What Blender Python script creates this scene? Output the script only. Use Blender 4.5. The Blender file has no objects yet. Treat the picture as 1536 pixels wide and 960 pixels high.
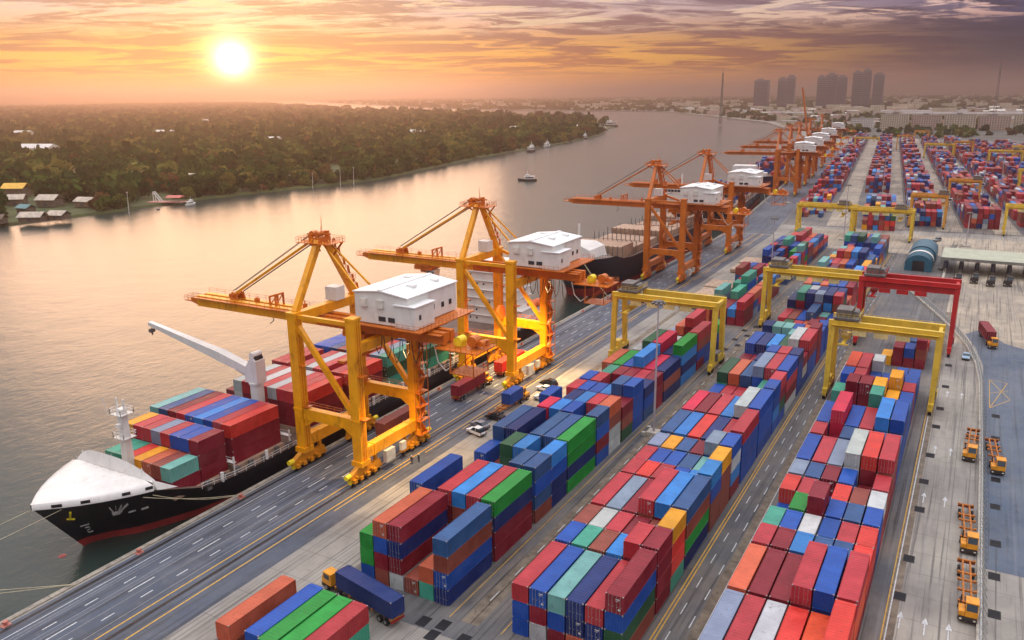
import bpy, math, random
import numpy as np
from mathutils import Vector, Matrix
rnd = random.Random(7)
S = bpy.context.scene
COL = S.collection
rad = math.radians

# ------------------------------------------------------------------ camera
cam_d = bpy.data.cameras.new('camera'); cam = bpy.data.objects.new('camera', cam_d); COL.objects.link(cam)
cam_d.sensor_width = 36.0; cam_d.lens = 1246 / 1536 * 36.0; cam_d.clip_start = 1.0; cam_d.clip_end = 60000
Rv = Vector((0.87349785, 0.4867324, -0.00964814)); Uv = Vector((-0.11982973, 0.23417255, 0.96478187)); Fv = Vector((-0.47184992, 0.84157875, -0.26287423))
cam.matrix_world = Matrix(((Rv.x, Uv.x, -Fv.x, 0), (Rv.y, Uv.y, -Fv.y, 0), (Rv.z, Uv.z, -Fv.z, 70.66), (0, 0, 0, 1)))
S.camera = cam

# ------------------------------------------------------------------ light, exposure
SUN_AZ = rad(-46.95)            # from +Y towards -X, seen low over the river
SUN_EL = rad(2.2)
sun_dir = Vector((math.sin(SUN_AZ) * math.cos(SUN_EL), math.cos(SUN_AZ) * math.cos(SUN_EL), math.sin(SUN_EL)))
LAMP_EL = rad(5.0)
lamp_dir = Vector((math.sin(SUN_AZ) * math.cos(LAMP_EL), math.cos(SUN_AZ) * math.cos(LAMP_EL), math.sin(LAMP_EL)))
sl = bpy.data.lights.new('sun', 'SUN'); sl.energy = 1.1; sl.angle = rad(34.0); sl.color = (1.0, 0.58, 0.33)
so = bpy.data.objects.new('sun', sl); COL.objects.link(so); so.rotation_euler = lamp_dir.to_track_quat('Z', 'Y').to_euler()
S.view_settings.view_transform = 'Standard'; S.view_settings.look = 'None'; S.view_settings.gamma = 1.0
S.view_settings.exposure = 0.0
S.cycles.use_denoising = True
S.cycles.max_bounces = 5; S.cycles.diffuse_bounces = 2; S.cycles.glossy_bounces = 3; S.cycles.volume_bounces = 1
S.cycles.transparent_max_bounces = 6
S.cycles.sample_clamp_indirect = 4.0
S.cycles.use_fast_gi = False

class NT:
    """small node-tree builder"""
    def __init__(s, tree): s.t = tree; tree.nodes.clear()
    def n(s, typ, **kw):
        nd = s.t.nodes.new(typ)
        for k, v in kw.items():
            if k.startswith('i_'):
                key = k[2:]; key = int(key) if key.isdigit() else key.replace('_', ' ')
                s.put(nd.inputs[key], v)
            else: setattr(nd, k, v)
        return nd
    def put(s, sock, v):
        if hasattr(v, 'is_output') or isinstance(v, bpy.types.NodeSocket): s.t.links.new(v, sock)
        else: sock.default_value = v
    def math(s, op, a, b=0.0, c=0.0, clamp=False):
        nd = s.t.nodes.new('ShaderNodeMath'); nd.operation = op; nd.use_clamp = clamp
        for i, v in enumerate((a, b, c)): s.put(nd.inputs[i], v)
        return nd.outputs[0]
    def vmath(s, op, a, b=(0, 0, 0), out=0):
        nd = s.t.nodes.new('ShaderNodeVectorMath'); nd.operation = op
        s.put(nd.inputs[0], a); s.put(nd.inputs[1], b)
        return nd.outputs[out]
    def mix(s, f, a, b, typ='MIX'):
        nd = s.t.nodes.new('ShaderNodeMix'); nd.data_type = 'RGBA'; nd.blend_type = typ
        s.put(nd.inputs[0], f); s.put(nd.inputs[6], a); s.put(nd.inputs[7], b)
        return nd.outputs[2]
    def rng(s, v, a, b, c=0.0, d=1.0, typ='SMOOTHSTEP'):
        nd = s.t.nodes.new('ShaderNodeMapRange'); nd.interpolation_type = typ
        for i, x in enumerate((v, a, b, c, d)): s.put(nd.inputs[i], x)
        return nd.outputs[0]
    def ramp(s, f, stops, ip='LINEAR'):
        nd = s.t.nodes.new('ShaderNodeValToRGB'); cr = nd.color_ramp; cr.interpolation = ip
        while len(cr.elements) > 1: cr.elements.remove(cr.elements[-1])
        cr.elements[0].position = stops[0][0]; cr.elements[0].color = (*stops[0][1], 1)
        for p, c in stops[1:]:
            e = cr.elements.new(p); e.color = (*c, 1)
        s.put(nd.inputs[0], f)
        return nd.outputs[0]
    def noise(s, vec, scale, detail=4, rough=.55, dist=0.0, col=False):
        nd = s.t.nodes.new('ShaderNodeTexNoise'); s.put(nd.inputs['Vector'], vec)
        nd.inputs['Scale'].default_value = scale; nd.inputs['Detail'].default_value = detail
        nd.inputs['Roughness'].default_value = rough; nd.inputs['Distortion'].default_value = dist
        return nd.outputs[1 if col else 0]

W = bpy.data.worlds.new('World'); S.world = W; W.use_nodes = True
def build_world():
    k = NT(W.node_tree)
    d = k.vmath('NORMALIZE', k.n('ShaderNodeTexCoord').outputs['Generated'])
    sep = k.n('ShaderNodeSeparateXYZ', i_0=d); x, y, z = sep.outputs
    z0 = k.math('MAXIMUM', z, 0.0)
    ca = k.vmath('DOT_PRODUCT', k.vmath('NORMALIZE', k.n('ShaderNodeCombineXYZ', i_0=x, i_1=y, i_2=0.0).outputs[0]),
                 (math.sin(SUN_AZ), math.cos(SUN_AZ), 0), out=1)
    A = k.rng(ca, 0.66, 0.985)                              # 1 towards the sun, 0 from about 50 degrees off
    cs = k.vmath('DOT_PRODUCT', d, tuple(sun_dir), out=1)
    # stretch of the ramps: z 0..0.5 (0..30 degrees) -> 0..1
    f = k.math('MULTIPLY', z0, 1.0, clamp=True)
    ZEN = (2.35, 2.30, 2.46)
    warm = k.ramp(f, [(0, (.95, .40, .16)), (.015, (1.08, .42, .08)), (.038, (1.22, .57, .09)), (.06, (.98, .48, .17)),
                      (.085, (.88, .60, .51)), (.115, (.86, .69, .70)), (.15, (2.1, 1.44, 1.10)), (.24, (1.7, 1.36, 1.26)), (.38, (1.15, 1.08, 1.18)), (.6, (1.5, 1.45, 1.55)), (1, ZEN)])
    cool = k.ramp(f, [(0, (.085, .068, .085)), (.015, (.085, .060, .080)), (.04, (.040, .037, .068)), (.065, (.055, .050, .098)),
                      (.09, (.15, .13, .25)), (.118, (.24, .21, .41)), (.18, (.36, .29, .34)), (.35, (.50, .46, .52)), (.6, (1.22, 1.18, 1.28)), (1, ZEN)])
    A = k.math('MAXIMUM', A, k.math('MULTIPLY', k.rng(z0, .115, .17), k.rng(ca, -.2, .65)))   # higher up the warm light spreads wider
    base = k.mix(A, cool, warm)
    # cloud sheet seen in perspective
    den = k.math('ADD', z0, 0.060)
    px = k.math('DIVIDE', x, den); py = k.math('DIVIDE', y, den)
    c0, s0 = math.cos(rad(29)), math.sin(rad(29))              # streaks run across the river
    u = k.math('ADD', k.math('MULTIPLY', px, c0), k.math('MULTIPLY', py, s0))
    v = k.math('ADD', k.math('MULTIPLY', px, -s0), k.math('MULTIPLY', py, c0))
    pv = k.n('ShaderNodeCombineXYZ', i_0=k.math('MULTIPLY', u, .62), i_1=v, i_2=0.0).outputs[0]
    n1 = k.noise(pv, 1.5, 9, .64, .8)
    n2 = k.noise(k.vmath('ADD', pv, (7.3, 2.1, 4.0)), 2.6, 9, .68, .7)
    cover = k.math('MULTIPLY', k.rng(n1, .43, .55), k.rng(z0, .010, .028))
    cover = k.math('MULTIPLY', cover, k.rng(z0, .5, .2))       # the sheet thins out overhead
    dark = k.mix(A, k.ramp(f, [(0, (.07, .05, .066)), (.05, (.036, .031, .058)), (.125, (.085, .078, .155)), (.5, (.8, .8, .9))]),
                 k.ramp(f, [(0, (.80, .33, .15)), (.03, (.58, .18, .07)), (.065, (.38, .18, .15)), (.125, (.34, .25, .31)), (.5, (1.1, 1.05, 1.1))]))
    c1 = k.mix(k.math('MULTIPLY', cover, .95), base, dark)
    # lit cloud edges
    edge = k.math('MULTIPLY', k.rng(n2, .50, .60), k.rng(z0, .058, .082))
    edge = k.math('MULTIPLY', edge, k.rng(z0, .45, .15))
    lit = k.mix(A, k.mix(k.rng(z0, .06, .11), (.95, .52, .40, 1), (.85, .66, .66, 1)), (.98, .72, .48, 1))
    c2 = k.mix(k.math('MULTIPLY', edge, .9), c1, lit)
    # low warm strip over the cool horizon
    strip = k.math('MULTIPLY', k.math('MULTIPLY', k.rng(z0, .030, .010), k.rng(n2, .40, .58)), k.rng(ca, .62, .80))
    c3 = k.mix(k.math('MULTIPLY', strip, k.math('SUBTRACT', .75, k.math('MULTIPLY', A, .6))), c2, (.50, .20, .16, 1))
    # glow of the low sun in the sky
    om = k.math('SUBTRACT', 1.0, cs)
    g1 = k.math('EXPONENT', k.math('MULTIPLY', om, -1.0 / 0.00010))
    g2 = k.math('EXPONENT', k.math('MULTIPLY', om, -1.0 / 0.00036))
    g3 = k.math('EXPONENT', k.math('MULTIPLY', om, -1.0 / 0.02))
    def sc(vec, fac):
        nd = k.t.nodes.new('ShaderNodeVectorMath'); nd.operation = 'SCALE'; nd.inputs[0].default_value = vec; k.put(nd.inputs[3], fac); return nd.outputs[0]
    gl = k.vmath('ADD', k.vmath('ADD', sc((3, 3, 2.6), g1), sc((1.9, 1.55, .85), g2)), sc((.50, .30, .03), g3))
    c4 = k.vmath('ADD', c3, gl)
    # clear-sky part
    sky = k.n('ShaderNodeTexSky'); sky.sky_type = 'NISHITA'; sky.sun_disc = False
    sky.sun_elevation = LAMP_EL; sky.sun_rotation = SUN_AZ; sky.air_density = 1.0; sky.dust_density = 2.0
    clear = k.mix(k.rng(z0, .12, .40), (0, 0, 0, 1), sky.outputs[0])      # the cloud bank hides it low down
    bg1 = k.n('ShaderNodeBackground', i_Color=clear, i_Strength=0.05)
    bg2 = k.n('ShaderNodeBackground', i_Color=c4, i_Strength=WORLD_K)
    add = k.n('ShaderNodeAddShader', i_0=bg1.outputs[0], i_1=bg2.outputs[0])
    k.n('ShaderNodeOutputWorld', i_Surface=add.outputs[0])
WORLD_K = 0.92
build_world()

# ------------------------------------------------------------------ materials
def lin(c):
    return tuple((v / 255 / 12.92) if v / 255 <= .04045 else ((v / 255 + .055) / 1.055) ** 2.4 for v in c)
MATS = {}
def mat(name, rgb, rough=.6, metal=0.0, var=.18, scale=.6, bump=0.0, dirt=None, spec=.5, bscale=None):
    """painted / mineral surface: base colour with uneven tone, optional stains and fine relief"""
    if name in MATS: return MATS[name]
    m = bpy.data.materials.new(name); m.use_nodes = True; k = NT(m.node_tree)
    co = k.n('ShaderNodeTexCoord').outputs['Object']
    n = k.noise(co, scale, 6, .62)
    c = (*lin(rgb), 1)
    hi = tuple(min(1, v * (1 + var)) for v in c[:3]) + (1,); lo = tuple(v * (1 - var) for v in c[:3]) + (1,)
    col = k.mix(k.rng(n, .3, .7), lo, hi)
    if dirt:
        n2 = k.noise(k.vmath('MULTIPLY', co, (1, 1, .35)), scale * 2.3, 6, .7)
        col = k.mix(k.math('MULTIPLY', k.rng(n2, .52, .74), dirt[1]), col, (*lin(dirt[0]), 1))
    b = k.n('ShaderNodeBsdfPrincipled', i_Base_Color=col, i_Roughness=rough, i_Metallic=metal)
    b.inputs['Specular IOR Level'].default_value = spec
    if bump:
        bp = k.n('ShaderNodeBump', i_Strength=bump, i_Distance=.05, i_Height=k.noise(co, bscale or scale * 12, 5, .6))
        k.t.links.new(bp.outputs[0], b.inputs['Normal'])
    k.n('ShaderNodeOutputMaterial', i_Surface=b.outputs[0])
    MATS[name] = m
    return m
def emis(name, rgb, st):
    if name in MATS: return MATS[name]
    m = bpy.data.materials.new(name); m.use_nodes = True; k = NT(m.node_tree)
    e = k.n('ShaderNodeEmission', i_Color=(*rgb, 1), i_Strength=st); k.n('ShaderNodeOutputMaterial', i_Surface=e.outputs[0])
    MATS[name] = m; return m
def steel_box(name, mode):
    """container paint: colour from the object (or the mesh's own colour attribute), faded, scratched and rust-stained"""
    m = bpy.data.materials.new(name); m.use_nodes = True; k = NT(m.node_tree)
    co = k.n('ShaderNodeTexCoord').outputs['Object']; oi = k.n('ShaderNodeObjectInfo')
    if mode == 'obj':
        base = oi.outputs['Color']
        off = k.vmath('ADD', co, k.n('ShaderNodeCombineXYZ', i_0=k.math('MULTIPLY', oi.outputs['Random'], 90.0), i_1=k.math('MULTIPLY', oi.outputs['Random'], 37.0), i_2=0.0).outputs[0])
    else:
        base = k.n('ShaderNodeVertexColor', layer_name='paint').outputs[0]; off = co
    n = k.noise(off, .35, 5, .6)
    col = k.mix(k.rng(n, .3, .75), k.mix(1.0, base, (.76, .76, .78, 1), 'MULTIPLY'), k.mix(.03, base, (.75, .72, .70, 1)))
    st = k.noise(k.vmath('MULTIPLY', off, (1.0, 1.0, .3)), 1.5, 7, .72)
    col = k.mix(k.math('MULTIPLY', k.rng(st, .56, .72), .62), col, (.07, .035, .025, 1))
    bl = k.noise(off, .9, 6, .75, .6)
    col = k.mix(k.math('MULTIPLY', k.rng(bl, .60, .70), .35), col, (.04, .035, .035, 1))
    sf = k.noise(k.vmath('MULTIPLY', off, (1, .5, 1)), 2.2, 6, .75)
    col = k.mix(k.math('MULTIPLY', k.rng(sf, .64, .72), .30), col, (.55, .52, .50, 1))
    gr = k.noise(off, 5.0, 3, .6)
    col = k.mix(k.math('MULTIPLY', k.rng(gr, .55, .75), .12), col, (.06, .055, .05, 1))
    b = k.n('ShaderNodeBsdfPrincipled', i_Base_Color=col, i_Roughness=k.rng(n, .3, .7, .42, .62))
    b.inputs['Specular IOR Level'].default_value = .28
    if mode != 'obj':
        w = k.n('ShaderNodeTexWave', i_Vector=co, i_Scale=1.1); w.bands_direction = 'Y'
        bp = k.n('ShaderNodeBump', i_Strength=.35, i_Distance=.05, i_Height=w.outputs[1]); k.t.links.new(bp.outputs[0], b.inputs['Normal'])
    k.n('ShaderNodeOutputMaterial', i_Surface=b.outputs[0])
    MATS[name] = m; return m
CONT = steel_box('container_paint', 'obj'); CONTV = steel_box('container_paint_far', 'attr')

def ground_mat(name, c1, c2, streak=(1, .12), oil=.5, joints=None, rough=.8, tint=None):
    """asphalt or concrete: patches, tyre streaks along the lanes, oil, painted pale sheen, optional slab joints"""
    m = bpy.data.materials.new(name); m.use_nodes = True; k = NT(m.node_tree)
    co = k.n('ShaderNodeTexCoord').outputs['Object']
    n1 = k.noise(co, .035, 6, .6); n2 = k.noise(co, .6, 6, .65); n3 = k.noise(k.vmath('MULTIPLY', co, (1, .6, 1)), .13, 7, .68, .4)
    st = k.noise(k.vmath('MULTIPLY', co, (streak[0], streak[1], 1)), .55, 6, .6)
    st2 = k.noise(k.vmath('MULTIPLY', co, (2.4, .03, 1)), .8, 4, .55)
    col = k.mix(k.rng(n1, .35, .65), (*lin(c1), 1), (*lin(c2), 1))
    col = k.mix(k.math('MULTIPLY', k.rng(n3, .42, .68), .38 * oil), col, (.035, .035, .038, 1))
    col = k.mix(k.math('MULTIPLY', k.rng(st, .48, .72), .45 * oil), col, (.02, .02, .022, 1))
    col = k.mix(k.math('MULTIPLY', k.rng(st2, .52, .66), .8 * oil), col, (.03, .028, .028, 1))
    col = k.mix(k.math('MULTIPLY', k.rng(n2, .5, .75), .18), col, (.25, .23, .2, 1))
    sheen_st = k.noise(k.vmath('MULTIPLY', k.vmath('ADD', co, (31.0, 7.0, 0.0)), (1.7, .02, 1)), .8, 4, .6)
    col = k.mix(k.math('MULTIPLY', k.rng(sheen_st, .54, .66), .22 * oil), col, (.30, .30, .31, 1))  # pale streaks: wet sheen along the lanes, painted into the ground colour
    spot = k.noise(co, .28, 5, .7)
    col = k.mix(k.math('MULTIPLY', k.rng(spot, .66, .74), .6 * oil), col, (.015, .014, .013, 1))
    if joints:
        sep = k.n('ShaderNodeSeparateXYZ', i_0=co)
        jx = k.math('LESS_THAN', k.math('ABSOLUTE', k.math('SUBTRACT', k.math('FRACT', k.math('DIVIDE', sep.outputs[0], joints)), .5)), .014)
        jy = k.math('LESS_THAN', k.math('ABSOLUTE', k.math('SUBTRACT', k.math('FRACT', k.math('DIVIDE', sep.outputs[1], joints * 1.3)), .5)), .010)
        col = k.mix(k.math('MULTIPLY', k.math('MAXIMUM', jx, jy), .45), col, (.06, .055, .05, 1))
    b = k.n('ShaderNodeBsdfPrincipled', i_Base_Color=col, i_Roughness=k.rng(st, .3, .7, rough, rough - .25))
    bp = k.n('ShaderNodeBump', i_Strength=.25, i_Distance=.02, i_Height=k.noise(co, 3.0, 6, .7)); k.t.links.new(bp.outputs[0], b.inputs['Normal'])
    k.n('ShaderNodeOutputMaterial', i_Surface=b.outputs[0]); MATS[name] = m; return m
APRON = ground_mat('apron_asphalt', (70, 80, 96), (98, 102, 110), oil=1.0)
YARD = ground_mat('yard_asphalt', (84, 88, 92), (124, 116, 106), oil=1.0)
CONC = ground_mat('yard_concrete', (138, 133, 125), (168, 161, 148), oil=.75, joints=5.0)
DARKA = ground_mat('blue_asphalt', (70, 86, 106), (98, 108, 120), oil=.6, streak=(1, .5))
BEIGE = ground_mat('dusty_concrete', (152, 142, 126), (186, 171, 148), oil=.85, joints=9.0)
LAND = ground_mat('land', (62, 68, 58), (92, 90, 80), streak=(1, 1), oil=.3)
BANKM = mat('bank_grass', (66, 78, 36), .9, var=.35, scale=.05, bump=.3, dirt=((96, 84, 54), .5))

def water_mat():
    m = bpy.data.materials.new('river_water'); m.use_nodes = True; k = NT(m.node_tree)
    co = k.n('ShaderNodeTexCoord').outputs['Object']
    n = k.noise(co, .006, 4, .6)
    col = k.mix(k.rng(n, .3, .7), (.012, .030, .028, 1), (.030, .046, .038, 1))
    b = k.n('ShaderNodeBsdfPrincipled', i_Base_Color=col, i_Roughness=.22)
    b.inputs['IOR'].default_value = 1.333
    w1 = k.noise(k.vmath('MULTIPLY', co, (1, .55, 1)), .55, 5, .6, .4)
    w2 = k.noise(co, .06, 3, .5)
    h = k.math('ADD', k.math('MULTIPLY', w1, .5), k.math('MULTIPLY', w2, 1.2))
    bp = k.n('ShaderNodeBump', i_Strength=.5, i_Distance=.42, i_Height=h); k.t.links.new(bp.outputs[0], b.inputs['Normal'])
    k.n('ShaderNodeOutputMaterial', i_Surface=b.outputs[0]); return m
WATER = water_mat()

# ------------------------------------------------------------------ mesh helpers
class MB:
    def __init__(s): s.v = []; s.f = []; s.m = []; s.mi = 0
    def add(s, vs, fs):
        o = len(s.v); s.v += [tuple(v) for v in vs]; s.f += [tuple(i + o for i in f) for f in fs]; s.m += [s.mi] * len(fs); return s
    def box(s, x0, x1, y0, y1, z0, z1):
        return s.add([(x0, y0, z0), (x1, y0, z0), (x1, y1, z0), (x0, y1, z0), (x0, y0, z1), (x1, y0, z1), (x1, y1, z1), (x0, y1, z1)],
                     [(0, 3, 2, 1), (4, 5, 6, 7), (0, 1, 5, 4), (1, 2, 6, 5), (2, 3, 7, 6), (3, 0, 4, 7)])
    def cb(s, c, d): return s.box(c[0] - d[0] / 2, c[0] + d[0] / 2, c[1] - d[1] / 2, c[1] + d[1] / 2, c[2] - d[2] / 2, c[2] + d[2] / 2)
    def beam(s, p, q, w, h, w2=None, h2=None, up=(0, 0, 1)):
        p = Vector(p); q = Vector(q); t = (q - p).normalized(); up = Vector(up)
        if abs(t.dot(up)) > .98: up = Vector((0, 1, 0))
        a = t.cross(up).normalized(); b = a.cross(t)
        w2 = w if w2 is None else w2; h2 = h if h2 is None else h2
        vs = [p - a * w / 2 - b * h / 2, p + a * w / 2 - b * h / 2, p + a * w / 2 + b * h / 2, p - a * w / 2 + b * h / 2,
              q - a * w2 / 2 - b * h2 / 2, q + a * w2 / 2 - b * h2 / 2, q + a * w2 / 2 + b * h2 / 2, q - a * w2 / 2 + b * h2 / 2]
        return s.add(vs, [(0, 1, 2, 3), (7, 6, 5, 4), (0, 4, 5, 1), (1, 5, 6, 2), (2, 6, 7, 3), (3, 7, 4, 0)])
    def tube(s, p, q, r, n=8, r2=None, cap=True):
        p = Vector(p); q = Vector(q); t = (q - p).normalized(); up = Vector((0, 0, 1)) if abs(t.z) < .95 else Vector((0, 1, 0))
        a = t.cross(up).normalized(); b = a.cross(t); r2 = r if r2 is None else r2
        vs = []
        for c, rr in ((p, r), (q, r2)):
            for i in range(n):
                an = 2 * math.pi * i / n; vs.append(c + a * rr * math.cos(an) + b * rr * math.sin(an))
        fs = [(i, (i + 1) % n, n + (i + 1) % n, n + i) for i in range(n)]
        if cap: fs += [tuple(range(n - 1, -1, -1)), tuple(range(n, 2 * n))]
        return s.add(vs, fs)
    def path(s, pts, r, n=6):
        for a, b in zip(pts, pts[1:]): s.tube(a, b, r, n)
        return s
    def prism(s, poly, axis, a, b):
        """extrude a 2-D polygon along axis 0/1/2 from a to b"""
        n = len(poly); vs = []
        for w in (a, b):
            for p in poly:
                q = [0, 0, 0]; o = [i for i in range(3) if i != axis]; q[o[0]], q[o[1]] = p; q[axis] = w; vs.append(tuple(q))
        return s.add(vs, [tuple(range(n)), tuple(range(2 * n - 1, n - 1, -1))] + [(i, n + i, n + (i + 1) % n, (i + 1) % n) for i in range(n)])
    def sphere(s, c, r, nu=10, nv=6, sz=1.0):
        vs = []; fs = []
        for j in range(nv + 1):
            ph = math.pi * j / nv - math.pi / 2
            for i in range(nu):
                th = 2 * math.pi * i / nu
                vs.append((c[0] + r * math.cos(ph) * math.cos(th), c[1] + r * math.cos(ph) * math.sin(th), c[2] + r * sz * math.sin(ph)))
        for j in range(nv):
            for i in range(nu): fs.append((j * nu + i, j * nu + (i + 1) % nu, (j + 1) * nu + (i + 1) % nu, (j + 1) * nu + i))
        return s.add(vs, fs)
    def quad(s, x0, x1, y0, y1, z): return s.add([(x0, y0, z), (x1, y0, z), (x1, y1, z), (x0, y1, z)], [(0, 1, 2, 3)])
    def mesh(s, name, mats):
        me = bpy.data.meshes.new(name); me.from_pydata(s.v, [], s.f)
        for m in (mats if isinstance(mats, (list, tuple)) else [mats]): me.materials.append(m)
        if max(s.m, default=0) > 0: me.polygons.foreach_set('material_index', s.m)
        me.update(); return me
    def build(s, name, mats, parent=None, smooth=False):
        me = s.mesh(name, mats)
        if smooth: me.polygons.foreach_set('use_smooth', [True] * len(me.polygons))
        return link(name, me, parent)
def link(name, me, parent=None):
    o = bpy.data.objects.new(name, me); COL.objects.link(o); o.parent = parent; return o
def tag(o, label=None, cat=None, group=None, kind=None):
    if label: o['label'] = label
    if cat: o['category'] = cat
    if group: o['group'] = group
    if kind: o['kind'] = kind
    return o
def empty(name, loc, label, cat, group=None, rz=0.0):
    o = bpy.data.objects.new(name, None); COL.objects.link(o); o.location = loc; o.rotation_euler.z = rz; o.empty_display_size = .5
    return tag(o, label, cat, group)
def copy_tree(o, parent=None):
    c = o.copy(); COL.objects.link(c); c.parent = parent
    for ch in list(o.children): copy_tree(ch, c)
    return c
def inst(root, loc, rz=0.0, label=None, group=None):
    c = copy_tree(root); c.location = loc; c.rotation_euler.z = rz
    if label: c['label'] = label
    if group: c['group'] = group
    return c
def struct(name, mb, m): return tag(mb.build(name, m), kind='structure')
def part(name, parent, m, fn):
    mb = MB(); fn(mb); return mb.build(name, m, parent)
ORD = ['zeroth', 'first', 'second', 'third', 'fourth', 'fifth', 'sixth', 'seventh', 'eighth', 'ninth', 'tenth', 'eleventh', 'twelfth', 'thirteenth', 'fourteenth', 'fifteenth', 'sixteenth',
       'seventeenth', 'eighteenth', 'nineteenth', 'twentieth', 'twenty-first', 'twenty-second', 'twenty-third', 'twenty-fourth', 'twenty-fifth', 'twenty-sixth']
# ================================================================== SETTING
WZ = -3.0
BEND = rad(5.2)                                    # the far quay and the far yard swing towards the river
def bent(x, y):                                    # quay-frame coordinates -> world beyond the bend at y = 430
    if y <= 430: return (x, y)
    dy = y - 430; dx = x + 112
    return (-112 + dx * math.cos(BEND) - dy * math.sin(BEND), 430 + dx * math.sin(BEND) + dy * math.cos(BEND))

mb = MB(); mb.quad(-30000, 12000, -400, 30000, WZ); struct('river_water', mb, WATER)
shore = [(-112, -120), (-112, 430), (-142, 760), (-185, 1150), (-290, 1560), (-457, 2060), (-1082, 3161), (-2200, 3500), (-3600, 4700), (-9000, 9500), (-29000, 26000), (-29000, 29900), (11900, 29900), (11900, -120)]
mb = MB(); mb.add([(x, y, 0) for x, y in shore], [tuple(range(len(shore) - 1, -1, -1))])
for (x0, y0), (x1, y1) in zip(shore[:10], shore[1:11]):
    mb.add([(x0, y0, 0), (x1, y1, 0), (x1, y1, -6), (x0, y0, -6)], [(0, 1, 2, 3)])
struct('port_ground', mb, CONC)
# opposite bank, a peninsula in the river bend
bank = [(-640, -120), (-560, 150), (-511, 270), (-503, 350), (-505, 425), (-484, 534), (-474, 600), (-500, 740), (-524, 850), (-545, 1000), (-560, 1170), (-610, 1420), (-690, 1650), (-735, 1800), (-790, 1930), (-900, 2020),
        (-1250, 2250), (-1800, 2650), (-2700, 3250), (-5000, 5000), (-12000, 10500), (-29000, 24000), (-29000, -120)]
mb = MB(); n = len(bank)
mb.add([(x, y, -1.6) for x, y in bank], [tuple(range(n))])
for (x0, y0), (x1, y1) in zip(bank[:-2], bank[1:-1]): mb.add([(x0, y0, -1.6), (x1, y1, -1.6), (x1 + 3, y1, -5), (x0 + 3, y0, -5)], [(3, 2, 1, 0)])
struct('river_bank_ground', mb, BANKM)

def sheet(name, x0, x1, y0, y1, z, m, ny=1): mb = MB(); mb.quad(x0, x1, y0, y1, z); return struct(name, mb, m)
def bsheet(name, x0, x1, y0, y1, z, m):
    mb = MB(); mb.add([(*bent(x0, y0 + .001), z), (*bent(x1, y0 + .001), z), (*bent(x1, y1), z), (*bent(x0, y1), z)], [(0, 1, 2, 3)]); return struct(name, mb, m)
sheet('quay_apron_road', -110.9, -89.0, -115, 430, .012, APRON)
bsheet('far_quay_apron_road', -110.9, -89.0, 430, 1150, .012, APRON)
sheet('yard_road', -77.5, -4.4, 80, 404, .012, YARD)
mb = MB(); mb.add([(7.7, 133, .012), (140, 131, .012), (140, 256, .012), (22, 260, .012), (12, 268, .012), (6, 282, .012), (1.6, 274, .012), (4.6, 260, .012), (6.6, 243, .012)], [tuple(range(9))]); struct('truck_park_road', mb, DARKA)
sheet('crossing_pavement', -76, 160, 404.2, 462, .016, BEIGE)
sheet('gate_pavement', -24, 160, 262.2, 404, .008, BEIGE)
mb = MB(); mb.add([(-190, 1395, .03), (11800, 1395, .03), (11800, 29800, .03), (-28000, 29800, .03), (-28500, 26100, .03), (-8900, 9530, .03), (-3560, 4740, .03), (-2170, 3540, .03), (-1062, 3190, .03), (-440, 2070, .03), (-275, 1570, .03)], [tuple(range(11))]); struct('city_ground', mb, LAND)
for i, (x0, x1) in enumerate(((-66, -54), (-38, -27), (-12, 0), (14, 26), (40, 52), (66, 78))):
    bsheet('far_yard_lane', x0, x1, 470, 1500, .016, BEIGE)
bsheet('far_yard_road', -88.8, 150, 466, 1500, .008, YARD)

# quay edge: coping kerb, fenders and bollards
QK = mat('coping_concrete', (150, 142, 128), .85, var=.3, scale=.8, bump=.4, dirt=((70, 60, 48), .7))
mb = MB()
for y in range(-110, 430, 10): mb.box(-112.25, -111.35, y, y + 9.94, -.9, .16)
struct('quay_coping', mb, QK)
mb = MB()
for i in range(72):
    y0 = 430 + i * 10
    if y0 > 1140: break
    a = bent(-111.8, y0 + .1); b = bent(-111.8, y0 + 9.9); mb.beam((*a, -.37), (*b, -.37), .9, 1.06)
struct('far_quay_coping', mb, QK)
RUB = mat('fender_rubber', (28, 28, 30), .8)
RED = mat('bollard_paint', (186, 112, 96), .5, dirt=((60, 50, 45), .5))
fd = None
for i in range(22):
    y = 46 + i * 17.2
    if fd is None:
        fd = empty('quay_fender', (-112.3, y, 0), '', 'fender')
        part('rubber_block', fd, RUB, lambda b: [b.tube((-.28, dy, -2.6), (-.28, dy, -.4), .34, 10) for dy in (-.7, .7)])
        part('mounting_plate', fd, mat('fender_steel', (60, 56, 52), .6), lambda b: b.box(-.06, .03, -1.2, 1.2, -2.7, -.3))
        o = fd
    else: o = inst(fd, (-112.3, y, 0))
    tag(o, 'black rubber fender on the quay face, %s along from the near end' % ORD[i + 1], 'fender', 'fenders along the quay face')
bl = None
for i in range(18):
    y = 53 + i * 21.5
    if bl is None:
        bl = empty('mooring_bollard', (-110.9, y, 0), '', 'bollard')
        def f(b): b.tube((0, 0, .012), (0, 0, .5), .26, 12, .20); b.tube((0, 0, .5), (0, 0, .68), .38, 12, .34); b.beam((-.05, -.42, .55), (-.05, .42, .55), .22, .2)
        part('post', bl, RED, f)
        part('base_plate', bl, RED, lambda b: b.box(-.5, .5, -.6, .6, .012, .1)); o = bl
    else: o = inst(bl, (-110.9, y, 0))
    tag(o, 'faded red mooring bollard on the quay edge, %s along from the near end' % ORD[i + 1], 'bollard', 'mooring bollards along the quay edge')

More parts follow.
